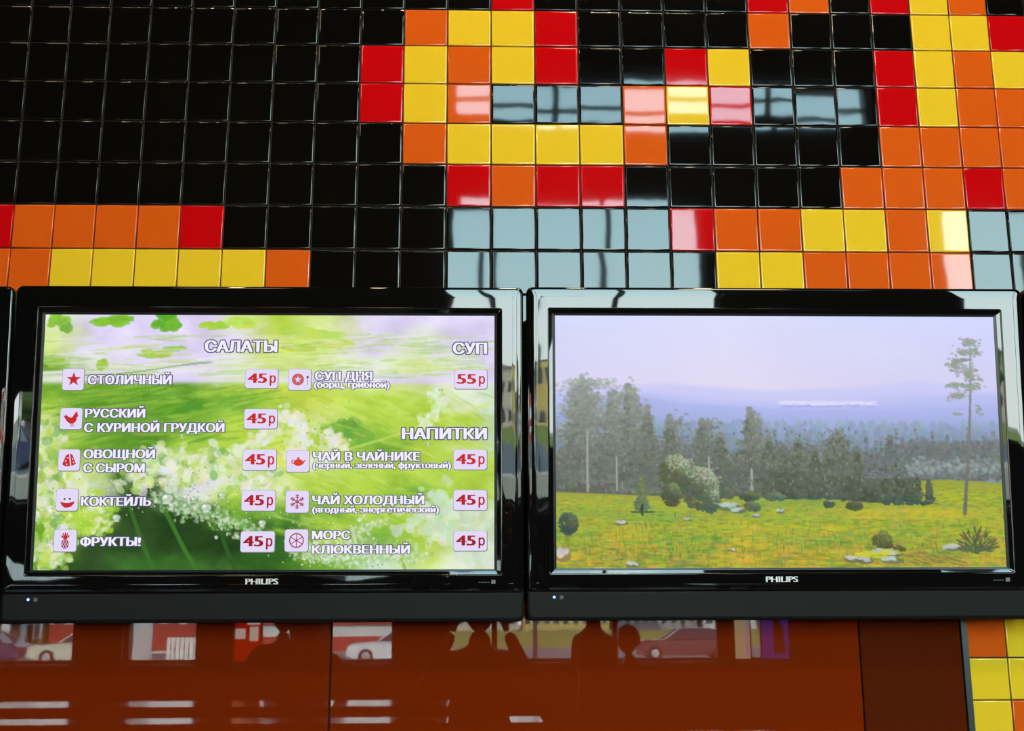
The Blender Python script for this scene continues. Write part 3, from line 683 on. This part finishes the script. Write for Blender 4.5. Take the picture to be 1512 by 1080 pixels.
def wall_window():
    xs = sorted({XL, XR} | {round(q, 4) for w_ in WIN for q in w_[:2]}); zs = sorted({0, ZC} | {round(q, 4) for w_ in WIN for q in w_[2:4]})
    mb = MB()
    for i in range(len(xs)-1):
        run = None
        for j in range(len(zs)-1):
            cx, cz = (xs[i]+xs[i+1])/2, (zs[j]+zs[j+1])/2
            if not any(w_[0] < cx < w_[1] and w_[2] < cz < w_[3] for w_ in WIN):
                run = (run[0], zs[j+1]) if run else (zs[j], zs[j+1])
                if j == len(zs)-2: mb.box(xs[i], xs[i+1], YB-.3, YB, run[0], run[1], M_WALL)
            elif run: mb.box(xs[i], xs[i+1], YB-.3, YB, run[0], run[1], M_WALL); run = None
    return tag(mb.build('wall_front'), kind='structure')
wall_window()
for i, (x0, x1, z0, z1, nm) in enumerate(WIN):
    f = MB(); t = .03; y0, y1 = YB-.17, YB-.09
    f.box(x0, x0+t, y0, y1, z0, z1, M_DARK).box(x1-t, x1, y0, y1, z0, z1, M_DARK).box(x0+t, x1-t, y0, y1, z0, z0+t, M_DARK).box(x0+t, x1-t, y0, y1, z1-t, z1, M_DARK)
    fo = tag(f.build('window_%d' % (i+1)), kind='structure')
    cuts = [x0+(x1-x0)*(q+1)/(nm+1) for q in range(nm)]
    if i == 5: cuts = cuts[::2]
    if i == 4: cuts = [X_(730,390), X_(898,390)]
    for c in cuts: MB().box(c-.022, c+.022, y0+.01, y1-.01, z0+t, z1-t, M_DARK).build('mullion', fo)
    if i == 5: MB().box(x0+t, x1-t, y0+.012, y1-.012, z0+(z1-z0)*.36, z0+(z1-z0)*.36+.02, M_DARK).build('transom_bar', fo)
    MB().box(x0+t*.5, x1-t*.5, YB-.133, YB-.127, z0+t*.5, z1-t*.5, M_GLASS).build('pane', fo)
    if z0 < SILL+.1: tag(MB().box(x0, x1, YB-.3, YB+.04, z0-.03, z0+.001, mat('pale stone sill', (.45,.40,.36), .35)).build('trim_%d' % (i+1)), kind='structure')
    # daylight portal in each opening
    pl = bpy.data.lights.new('portal', 'AREA'); pl.shape = 'RECTANGLE'; pl.size = x1-x0; pl.size_y = z1-z0; pl.cycles.is_portal = True
    po = bpy.data.objects.new('daylight_opening', pl); COL.objects.link(po); po.location = ((x0+x1)/2, YB-.31, (z0+z1)/2); po.rotation_euler = (R(90), 0, 0)
    po['label'] = 'daylight entering through window %d of the hall front' % (i+1); po['category'] = 'light'

# bar-height counters between the wall and the windows; their polished tops mirror the daylight
M_TOP = mat('polished brown counter top', (.16,.07,.05), .13, .35)
def counter(px0, px1, y0, y1, z, label):
    x0, x1 = mir(px0, 1020, (y0+y1)/2).x, mir(px1, 1020, (y0+y1)/2).x; L = (x1-x0)/2
    t = empty('counter', ((x0+x1)/2, (y0+y1)/2, 0)); tag(t, label, 'counter', 'bar counters in the hall'); D = (y1-y0)/2
    MB().loops([rr(-L, L, z-.04, z, .006, y, 3) for y in (-D, D)], M_TOP, cap0=True, cap1=True, smooth=False).build('counter_top', t)
    for sx_ in [-L+.12+i*(2*L-.24)/max(1, round(L/.9)) for i in range(max(1, round(L/.9))+1)]:
        MB().cyl((sx_,0,.02), (sx_,0,z-.04), .03, .03, M_METAL, 12).build('leg', t)
        MB().cyl((sx_,0,0), (sx_,0,.02), .15, .14, M_METAL, 16).build('foot_plate', t)
    MB().box(-L+.05, L-.05, -.012, .012, .28, .31, M_METAL).build('foot_rail', t)
counter(-420, 663, -4.30, -3.86, 1.15, 'long pale bar counter nearer the windows')
counter(-420, 663, -3.16, -2.86, 1.15, 'long narrow pale bar counter nearer the tiled wall')
counter(752, 800, -3.16, -2.86, 1.15, 'short pale counter right behind the photographer')
counter(1025, 1166, -2.30, -1.80, 1.16, 'pale counter to the right of the photographer')

# warm spot lamps under the ceiling: the small glints on the upper tile edges
M_WARM = mat('glowing warm bulb', (.1,.08,.05), .4, emit=(1,.62,.30), es=40.)
for k_, px in enumerate((245, 545, 823, 1087)):
    p = hit(px, 180, 0); yl = -1.4; xl = CAM.x+(p.x-CAM.x)*(2.45+1.4)/2.45; zl = 4.7
    t = empty('spot_lamp', (xl, yl, zl)); tag(t, 'black pendant spot lamp with a warm bulb, %s along the tiled wall' % ('leftmost', 'second from left', 'third from left', 'rightmost')[k_], 'lamp', 'spot lamps before the tiled wall')
    MB().cyl((0,0,.16), (0,0,ZC-zl), .006, .006, M_DARK, 8).build('cord', t)
    s = MB(); s.loops([[(r_*math.cos(a), r_*math.sin(a), z) for a in [i*math.pi/8 for i in range(16)]] for r_, z in ((.02,.17),(.045,.15),(.06,0),(.056,0),(.042,.14))], M_DARK); s.build('lamp_shade', t)
    MB().ball((0,0,.05), .035, M_WARM, 12, 8).build('bulb', t)
    ld = bpy.data.lights.new('warm_light', 'SPOT'); ld.energy = LAMP_W; ld.color = (1,.72,.42); ld.spot_size = R(130); ld.spot_blend = .6; ld.shadow_soft_size = .045
    lo = bpy.data.objects.new('warm_light', ld); COL.objects.link(lo); lo.parent = t; lo.location = (0,0,-.01); lo.rotation_euler = (R(42),0,0)

# two added fill lights farther back, unseen, to warm the lower wall
for k_, px in enumerate((245, 1087)):
    p = hit(px, 180, 0); yl = -4.4; xl = CAM.x+(p.x-CAM.x)*(2.45+4.4)/2.45
    t = empty('fill_light', (xl, yl, ZC)); tag(t, 'added warm fill light over the %s part of the hall' % ('left', 'right')[k_], 'lamp', 'added fill lights')
    MB().box(-.45, .45, -.45, .45, -.06, 0, M_DARK).build('fill_housing', t)
    ld = bpy.data.lights.new('warm_light', 'AREA'); ld.shape = 'SQUARE'; ld.size = .8; ld.energy = FILL_W[k_]; ld.color = (1,.78,.50)
    lo = bpy.data.objects.new('warm_light', ld); COL.objects.link(lo); lo.parent = t; lo.location = (0,0,-.075)

# ---------------------------------------------------------------- street beyond the windows
GZ = -.30
M_ROAD = mat('grey asphalt', (.13,.125,.12), .8, .3, var=.15, bscale=.6)
M_PAVE = mat('tan paving', (.34,.27,.19), .8, .3, var=.15, bscale=.8)
M_GRASS = mat('dry sunny grass', (.20,.22,.03), .9, .2, var=.35, bscale=.5)
MB().box(-120, 120, -300, YB-.3, GZ-.2, GZ-.02, M_PAVE).build('ground')['kind'] = 'structure'
tag(MB().box(-120, 120, -72, -40, GZ-.02, GZ, M_ROAD).build('road'), kind='structure')
tag(MB().box(-120, 120, -40, -39.6, GZ-.02, GZ+.14, mat('pale kerb stone', (.5,.48,.44), .8)).build('kerb'), kind='structure')
tag(MB().box(-14, 120, -160, -74, GZ-.02, GZ+.02, M_GRASS).build('lawn'), kind='structure')
def PX(px, y, py=950): return mir(px, py, y).x
def PZ(py, y, px=756): return mir(px, py, y).z
# cars: side view profiles, long axis along x
M_TYRE = mat('black rubber', (.012,.012,.012), .8); M_HUB = mat('pale hubcap', (.6,.58,.55), .35, metal=.6); M_WGL = mat('dark car glass', (.03,.03,.035), .05, .6)
def car(name, label, paint, x, y, front=-1, L=4.5, hgt=1.43, z=GZ, saloon=True):
    t = empty(name, (x, y, z)); tag(t, label, 'car', 'cars on the street'); P = paint; s = L/4.5
    low = [(-2.25,.34),(-2.22,.72),(-2.05,.84),(-1.0,.90),(-.9,.92),(1.15,.93),(2.1,.90),(2.24,.72),(2.25,.36),(1.85,.24),(-1.9,.22)]
    b = MB(); W2 = .84
    def side(pts, w_, zs=1.): return [(px_*s*-front*-1 if False else px_*s*front*-1, w_, pz_*zs) for px_, pz_ in pts]
    b.loops([[(p[0]*s*.96*(-front), -W2+.05, .1+(p[1]-.1)*.94) for p in low]]+[[(p[0]*s*(-front), w_, p[1]) for p in low] for w_ in (-W2, W2)]+[[(p[0]*s*.96*(-front), W2-.05, .1+(p[1]-.1)*.94) for p in low]], P, cap0=True, cap1=True, smooth=False)
    b.build('body', t)
    g0 = [(-.95,.90),(-.30,hgt-.04),(.0,hgt),(.85,hgt-.01),(1.15,hgt-.06),(1.62,.92)] if saloon else [(-.95,.90),(-.30,hgt-.04),(.0,hgt),(1.4,hgt),(1.7,hgt-.1),(2.0,.92)]
    r = MB(); top = [g0[1], g0[2], g0[3], g0[4]]
    r.loops([[(p[0]*s*(-front), w_, p[1]+dz) for p in top] + [(p[0]*s*(-front), w_, p[1]-.04) for p in reversed(top)] for w_, dz in ((-.60,-.02),(-.52,0),(.52,0),(.60,-.02))], P, cap0=True, cap1=True, smooth=False)
    r.build('roof', t)
    g = MB(); gg = [(g0[0][0]+.05, .90)] + [(p[0], p[1]-.045) for p in g0[1:5]] + [(g0[5][0]-.05, .90)]
    g.loops([[(p[0]*s*(-front), w_*(1 if p[1] > 1 else 1.28), p[1]) for p in gg] for w_ in (-.575, .575)], M_WGL, cap0=True, cap1=True, smooth=False)
    g.build('windows', t)
    for w_ in (-1, 1):
        for (xa_, za_, xb_, zb_) in ((g0[0][0], .9, g0[1][0], g0[1][1]), (.28,.9,.26,hgt-.03), (g0[5][0], .9, g0[4][0], g0[4][1])):
            MB().cyl((xa_*s*(-front), w_*.75, za_), (xb_*s*(-front), w_*.585, zb_-.02), .032, .03, P, 6).build('pillar', t)
    for wx in (-1.42, 1.34):
        for w_ in (-1, 1):
            o = MB().cyl((wx*s*(-front), w_*.70, .31), (wx*s*(-front), w_*.865, .31), .31, .31, M_TYRE, 20).build('wheel', t)
            MB().cyl((wx*s*(-front), w_*.86, .31), (wx*s*(-front), w_*.88, .31), .19, .16, M_HUB, 16).build('hubcap', o)
    for w_ in (-.6, .6):
        MB().ball((-2.2*s*(-front), w_, .66), .09, mat('pale headlamp', (.8,.8,.75), .1), 10, 6, (.6,1.5,.8)).build('headlamp', t)
        MB().box(min(2.2*s*(-front), 2.25*s*(-front)), max(2.2*s*(-front), 2.25*s*(-front)), w_-.14, w_+.14, .6, .76, mat('red tail lamp', (.5,.02,.02), .3)).build('tail_lamp', t)
    for e_ in (-1, 1): MB().box(e_*2.27*s-.05, e_*2.27*s+.05, -.82, .82, .34, .46, mat('dull chrome', (.5,.5,.5), .25, metal=1.)).build('bumper', t)
    return t
YC = -49.0
zc = PZ(971, YC)
car('car', 'dark blue saloon car parked at the left end of the street', mat('dark blue car paint', (.03,.04,.11), .25, coat=.6), PX(-42, YC), YC, front=-1, z=GZ)
car('car', 'cream saloon car parked behind the dark blue car', mat('cream car paint', (.72,.70,.55), .3, coat=.6), PX(130, YC), YC, front=-1, z=GZ)
car('car', 'white saloon car in front of the red and white striped building', mat('white car paint', (.80,.81,.82), .3, coat=.6), PX(592, YC), YC, front=-1, z=GZ)
car('car', 'dark wine-coloured car passing before the lawn', mat('dark wine car paint', (.10,.04,.05), .2, coat=.8), PX(1012, YC-2), YC-2, front=-1, L=4.7, z=GZ)
# houses and shops along the far side
def building(label, px0, px1, y, h, base, floors, n, band=None, group='houses across the street'):
    x0, x1 = PX(px0, y), PX(px1, y); t = empty('building', ((x0+x1)/2, y, GZ)); tag(t, label, 'building', group); L = (x1-x0)/2
    MB().box(-L, L, -9, 0, 0, h, base).build('wall', t)
    MB().box(-L-.15, L+.15, -9.2, .2, h, h+.35, mat('grey roof sheet', (.12,.12,.13), .6)).build('roof', t)
    for fl in range(floors):
        for i in range(n):
            cx = -L+(i+.5)*2*L/n; w_ = L/n*.55; z0 = .9+fl*h/floors
            f = MB().box(cx-w_-.06, cx+w_+.06, .0, .05, z0-.06, z0+h/floors*.48+.06, mat('white window frame', (.7,.7,.68), .5)).build('window', t)
            MB().box(cx-w_, cx+w_, .05, .07, z0, z0+h/floors*.48, M_WGL).build('pane', f)
    if band:
        for (z0, z1, m) in band: MB().box(-L, L, .0, .08, z0, z1, m).build('band', t)
    return t
M_WHT = mat('white plaster', (.72,.70,.66), .8, var=.08); M_TAN = mat('pale sandy plaster', (.55,.47,.36), .8, var=.08); M_YEL2 = mat('yellow plaster', (.62,.46,.14), .8, var=.06)
M_REDP = mat('red painted boards', (.45,.05,.03), .6); M_GRN = mat('olive boards', (.16,.15,.06), .7); M_GRY = mat('grey plaster', (.32,.32,.33), .8)
building('white plastered house at the left end', -170, 36, -64, 4.0, M_WHT, 2, 7)
building('olive boarded shed next to the white house', 46, 62, -64, 3.2, M_GRN, 1, 1)
building('white shop with a red front behind the cream car', 72, 326, -64, 3.9, M_WHT, 1, 9, [(.2,1.6,M_REDP),(2.6,3.2,M_REDP)])
building('long building with red and white stripes behind the white car', 338, 640, -64, 4.0, M_WHT, 1, 0, [(.1,.9,M_REDP),(1.5,2.3,M_REDP),(3.,3.7,M_REDP)])
building('sandy house beyond the lawn', 640, 765, -175, 9, M_TAN, 2, 8)
building('yellow house beyond the lawn with white windows', 772, 900, -178, 10, M_YEL2, 2, 9)
building('grey house beyond the lawn', 907, 1030, -178, 6, M_GRY, 2, 9)
building('low pale house at the right end of the lawn', 1040, 1290, -178, 5.5, M_WHT, 2, 14)
# steel fence, round pillar, street lamp
def fence(px0, px1, y):
    x0, x1 = PX(px0, y), PX(px1, y); t = empty('fence', (x0, y, GZ)); tag(t, 'white picket fence on the pavement before the shop', 'fence'); L = x1-x0
    m = mat('white fence paint', (.8,.79,.76), .5)
    for z in (.25, 1.15): MB().box(0, L, -.03, .0, z, z+.09, m).build('rail', t)
    n = 7
    for i in range(n): MB().box(i*L/(n-1)-.05, i*L/(n-1)+.05, 0, .04, .05, 1.3, m).build('picket', t)
fence(250, 290, -36.)
px_ = PX(203, -14.); t = empty('pillar', (px_, -14, GZ)); tag(t, 'thick round white pillar on the pavement outside', 'pillar')
MB().cyl((0,0,0), (0,0,5.2), .20, .19, mat('white painted concrete', (.62,.60,.60), .6), 24).build('shaft', t)
MB().cyl((0,0,0), (0,0,.35), .27, .27, M_GRY, 24).build('base', t)
px_ = PX(1175, -43.); t = empty('street_lamp', (PX(790, -43.), -43, GZ)); tag(t, 'tall dark street lamp beside the road', 'lamp')
MB().cyl((0,0,0), (0,0,9), .10, .06, M_METAL, 12).build('pole', t); MB().cyl((0,0,8.95), (1.5,0,9.3), .045, .04, M_METAL, 8).build('arm', t)
MB().ball((1.75,0,9.28), .2, M_METAL, 12, 6, (1.6,.7,.4)).build('lamp_head', t)
# big board with the yellow field, posters by the windows
def tree(px, y, h, label):
    t = empty('tree', (PX(px, y), y, GZ)); tag(t, label, 'tree', 'trees behind the street')
    MB().cyl((0,0,0), (0,0,h*.55), .22, .12, mat('brown bark', (.10,.07,.05), .9), 10).build('trunk', t)
    c = MB(); rn = random.Random(int(px))
    for i in range(16):
        a = rn.uniform(0, 6.28); q = rn.uniform(0, h*.22); c.ball((q*math.cos(a), q*math.sin(a), h*(.45+.5*rn.random())), h*rn.uniform(.10,.17), mat('green leaves', (.06,.10,.02), .9, var=.4, bscale=3, bump=.1), 9, 6)
    c.build('crown', t)
for px, y, h, lb in ((668,-165,9,'low round tree before the sandy house'), (1010,-168,12,'tall round tree before the grey house'), (1120,-168,9,'round tree before the low pale house'), (20,-60,5,'small tree beside the white plastered house')): tree(px, y, h, lb)

def poster(name, px0, px1, label, base, blobs, z0=SILL+.02, z1=SILL+.80):
    x0, x1 = PX(px0, YB-.12), PX(px1, YB-.12); t = empty(name, ((x0+x1)/2, YB-.06, z0)); tag(t, label, 'poster'); L = (x1-x0)/2; H = z1-z0
    em = lambda c, s: mat('backlit print %d %d %d' % c, lin(c), .4, emit=lin(c), es=s)
    MB().box(-L, L, -.02, .0, 0, H, em(base, 5.)).build('print', t)
    MB().loops([rr(-L-.01, L+.01, -.01, H+.01, .002, y, 3) for y in (-.022, .006)]+[rr(-L, L, 0, H, .002, .006, 3), rr(-L, L, 0, H, .002, -.0, 3)], M_DARK, smooth=False).build('poster_frame', t)
    for i, (c, P) in enumerate(blobs):
        MB().add([(L-2*L*u, .0022+i*.0006, H*v) for u, v in P], [list(range(len(P)))], em(c, 6.)).build('printed_shape', t)
# (u runs left to right as the mirror shows it)
fl = lambda P: [(1-u, v) for u, v in P]
poster('poster', 346, 388, 'red backlit poster with yellow splash and white bars in the window', (205,16,10),
  [((250,200,20), fl([(.1,.42),(.15,.62),(.3,.55),(.4,.72),(.6,.60),(.85,.66),(.8,.44),(.5,.40)])), ((250,240,225), fl([(.1,.22),(.1,.32),(.45,.32),(.45,.22)])),
   ((250,240,225), fl([(.6,.20),(.6,.34),(.9,.34),(.9,.20)])), ((250,240,225), fl([(.5,.36),(.5,.46),(.95,.46),(.95,.36)]))])
poster('poster', 1121, 1162, 'violet backlit poster with a dark figure leaning over two pale lights', (62,52,150),
  [((196,190,210), fl([(.1,.40),(.1,.56),(.3,.58),(.34,.42)])), ((196,190,210), fl([(.52,.46),(.54,.62),(.68,.58),(.66,.44)])), ((60,18,20), fl([(.44,.05),(.42,.36),(.34,.50),(.36,.64),(.46,.68),(.54,.58),(.58,.46),(.78,.30),(.84,.05)]))])
poster('poster', 1082, 1104, 'pale yellow narrow backlit banner beside the violet poster', (226,214,160), [((190,170,190), fl([(.7,.02),(.7,.98),(.95,.98),(.95,.02)]))])

# ---------------------------------------------------------------- people behind the camera
M_SKIN = mat('skin', (.50,.27,.18), .5, .3); M_HAIR = mat('dark brown hair', (.03,.018,.012), .6); M_EYE = mat('eye', (.6,.58,.55), .2); M_PUP = mat('pupil', (.01,.01,.01), .1); M_LIP = mat('lips', (.40,.14,.11), .5)
def skinned(name, verts, edges, radii, mats, pick, parent, root=0, sub=1):
    me = bpy.data.meshes.new(name); me.from_pydata(verts, edges, []); o = bpy.data.objects.new(name, me); COL.objects.link(o)
    sk = o.modifiers.new('skin', 'SKIN'); sk.use_smooth_shade = True; sk.branch_smoothing = .4
    if not me.skin_vertices: return o
    for i, r_ in enumerate(radii):
        v = me.skin_vertices[0].data[i]; v.radius = r_ if isinstance(r_, tuple) else (r_, r_); v.use_root = (i == root)
    ss = o.modifiers.new('subdivision', 'SUBSURF'); ss.levels = sub; ss.render_levels = sub
    bpy.context.view_layer.update()
    m2 = bpy.data.meshes.new_from_object(o.evaluated_get(bpy.context.evaluated_depsgraph_get()))
    bpy.data.objects.remove(o); o = bpy.data.objects.new(name, m2); COL.objects.link(o); o.parent = parent
    m2.materials.clear()
    for m in mats: m2.materials.append(m)
    for p in m2.polygons: p.material_index = pick(p.center); p.use_smooth = True
    return o
def person(label, loc, rz, h, shirt, trousers, arms, hair_long=False, hold=None):
    """facing local +y, feet at z=0; arms: (shoulder -> elbow -> wrist) for each side"""
    t = empty('person', loc, rz); tag(t, label, 'person', 'people standing in the hall'); k_ = h/1.75
    V = [(0,0,.96),(0,0,1.12),(0,.01,1.28),(0,.0,1.42),(0,.0,1.49),(0,.015,1.56)]; E_ = [(0,1),(1,2),(2,3),(3,4),(4,5)]; Rr = [(.15,.11),(.135,.10),(.155,.11),(.12,.09),(.052,.055),(.05,.052)]
    hands = []
    for s, (el, wr) in zip((-1, 1), arms):
        b = len(V); V += [(s*.17,0,1.41), (s*.2,0,1.36), tuple(el), tuple((Vector(el)*.45+Vector(wr)*.55)), tuple(wr)]; Rr += [(.065,.065),(.055,.055),.042,.036,.026]
        E_ += [(3,b),(b,b+1),(b+1,b+2),(b+2,b+3),(b+3,b+4)]; hands.append((Vector(wr), (Vector(wr)-Vector(el)).normalized(), s))
    for s in (-1, 1):
        b = len(V); V += [(s*.095,0,.90),(s*.10,.012,.50),(s*.105,0,.46),(s*.11,-.02,.10),(s*.115,.02,.045),(s*.12,.15,.035)]; Rr += [.095,.062,.060,.042,.042,.036]
        E_ += [(0,b),(b,b+1),(b+1,b+2),(b+2,b+3),(b+3,b+4),(b+4,b+5)]
    V = [tuple(Vector(v)*k_) for v in V]; Rr = [tuple(q*k_ for q in (r_ if isinstance(r_, tuple) else (r_, r_))) for r_ in Rr]
    wrz = [w_[0]*k_ for w_ in hands]
    def pick(c):
        if c.z < .075*k_: return 3
        if any((c-w_).length < .05 for w_ in wrz): return 0
        if c.z > 1.475*k_ and abs(c.x) < .09*k_ and c.y < .09: return 0
        return 2 if c.z < .97*k_ and abs(c.x) < .2 else 1
    skinned('body', V, E_, Rr, [M_SKIN, shirt, trousers, mat('dark shoe leather', (.02,.018,.016), .4)], pick, t)
    # head
    hd = MB(); c = Vector((0,.02,1.66))*k_; R0 = .115*k_; L = []
    for j in range(13):
        a = -math.pi/2+math.pi*j/12*.998+.001; z = math.sin(a); q = math.cos(a)
        jaw = 1-.28*max(0, -z-.1)
        L.append([c+Vector((q*.68*jaw*math.cos(u), q*.84*(jaw+.05)*math.sin(u)+(.05 if math.sin(u) > 0 and z < -.2 else 0)*q, z))*R0*1.02 for u in [i*math.pi/8 for i in range(16)]])
    hd.loops(L, M_SKIN)
    hd.loops([[c+Vector((w_*math.cos(u), yy_, zz_+w_*.7*math.sin(u)))*R0 for u in [i*math.pi/3 for i in range(6)]] for w_, yy_, zz_ in ((.10,.74,-.22),(.13,.98,-.26),(.07,.88,.0),(.05,.78,.22))], M_SKIN, cap0=True, cap1=True)
    for s in (-1, 1):
        hd.ball(c+Vector((s*.70,-.02,-.08))*R0, .024*k_, M_SKIN, 8, 6, (.5,.9,1.4))
        hd.ball(c+Vector((s*.27,.70,.04))*R0, .0135*k_, M_EYE, 8, 6); hd.ball(c+Vector((s*.27,.80,.04))*R0, .006*k_, M_PUP, 8, 6)
        hd.box(*(c.x+s*.27*R0-.015, c.x+s*.27*R0+.015, c.y+.74*R0, c.y+.80*R0, c.z+.2*R0, c.z+.25*R0), M_HAIR)
    hd.ball(c+Vector((0,.74,-.52))*R0, .022*k_, M_LIP, 10, 6, (1,.45,.3)); hd.build('head', t)
    hr = MB(); L = []
    for j in range(9):
        a = -.35+(math.pi/2+.35)*j/8*.998; z = math.sin(a); q = math.cos(a)
        L.append([c+Vector((q*.76*math.cos(u), q*.93*math.sin(u)-.06-(.14 if math.sin(u) > .2 and z < .45 else 0), z*1.06+(.42*(1-j/8)**2 if math.sin(u) > .2 else 0)))*R0*1.03 for u in [i*math.pi/8 for i in range(16)]])
    hr.loops(L, M_HAIR)
    if hair_long: hr.loops([[c+Vector((q*math.cos(u), q*.6*math.sin(u)-.42, z))*R0 for u in [i*math.pi/6 for i in range(12)]] for q, z in ((.70,.2),(.78,-.5),(.74,-1.2),(.55,-1.8))], M_HAIR, cap0=True, cap1=True)
    hr.build('hair', t)
    for (w_, d, s) in hands:
        w_ = w_*k_; side = d.cross(Vector((0,1,0))) if abs(d.y) < .8 else Vector((s*.2, 0, -1)).cross(d)*-1
        side = (Vector((-s, 0, 0))-d*Vector((-s,0,0)).dot(d)).normalized() if abs(d.x) < .8 else Vector((0,1,0)); nrm = d.cross(side).normalized()
        V2 = [tuple(w_), tuple(w_+d*.045), tuple(w_+d*.085)]; E2 = [(0,1),(1,2)]; R2 = [(.022,.016),(.030,.014),(.032,.012)]
        for f_, (o_, ln) in enumerate(((-.026,.062),(-.009,.074),(.009,.070),(.025,.054))):
            b = len(V2); p0 = w_+d*.09+side*o_; V2 += [tuple(p0), tuple(p0+(d*.9+nrm*.35)*ln*.5), tuple(p0+(d*.55+nrm*.8)*ln*.95)]; E2 += [(2,b),(b,b+1),(b+1,b+2)]; R2 += [.0088,.0082,.0068]
        b = len(V2); p0 = w_+d*.035-side*.026; V2 += [tuple(p0), tuple(p0+(d*.6-side*.8)*.03), tuple(p0+(d*.95-side*.35+nrm*.3)*.058)]; E2 += [(1,b),(b,b+1),(b+1,b+2)]; R2 += [.012,.010,.0078]
        R2 = [tuple(q*k_ for q in (r_ if isinstance(r_, tuple) else (r_, r_))) for r_ in R2]
        skinned('hand', V2, E2, R2, [M_SKIN], lambda c_: 0, t, sub=1)
    return t
sh1 = mat('dark red-brown jacket', (.09,.02,.012), .8, var=.1); tr1 = mat('dark trousers', (.02,.02,.025), .8)
person('person in a dark jacket, arms raised to hold up a camera', (CAM.x, CAM.y-.17, 0), 0, 1.74, sh1, tr1, (((-.27,.08,1.22),(-.115,.13,1.55)), ((.27,.08,1.22),(.115,.13,1.55))))
c = MB(); kx, ky, kz = CAM.x, CAM.y+.035, CAM.z
person('person in a brownish shirt standing behind the camera, to the right of the photographer', (mir(876,1000,-4.85).x, -4.85, 0), R(250), 1.80, mat('brown-red shirt', (.16,.05,.03), .8), tr1, (((-.27,.0,1.12),(-.25,.12,.88)), ((.27,.0,1.12),(.25,.12,.88))))
person('person with short dark hair and a black top, near the tall window', (mir(930,1000,-5.9).x, -5.9, 0), R(150), 1.52, mat('black top', (.015,.013,.012), .8), tr1, (((-.26,.0,1.12),(-.24,.12,.88)), ((.26,.0,1.12),(.24,.12,.88))))
person('person with long dark hair standing before the middle windows', (mir(455,1000,-5.0).x, -5.0, 0), R(180), 1.66, sh1, tr1, (((-.26,.0,1.12),(-.24,.12,.88)), ((.26,.0,1.12),(.24,.12,.88))), hair_long=True)
person('person in a dark coat standing between the second and third window', (mir(417,1000,-5.6).x, -5.6, 0), R(170), 1.70, tr1, tr1, (((-.26,.0,1.12),(-.24,.12,.88)), ((.26,.0,1.12),(.24,.12,.88))))
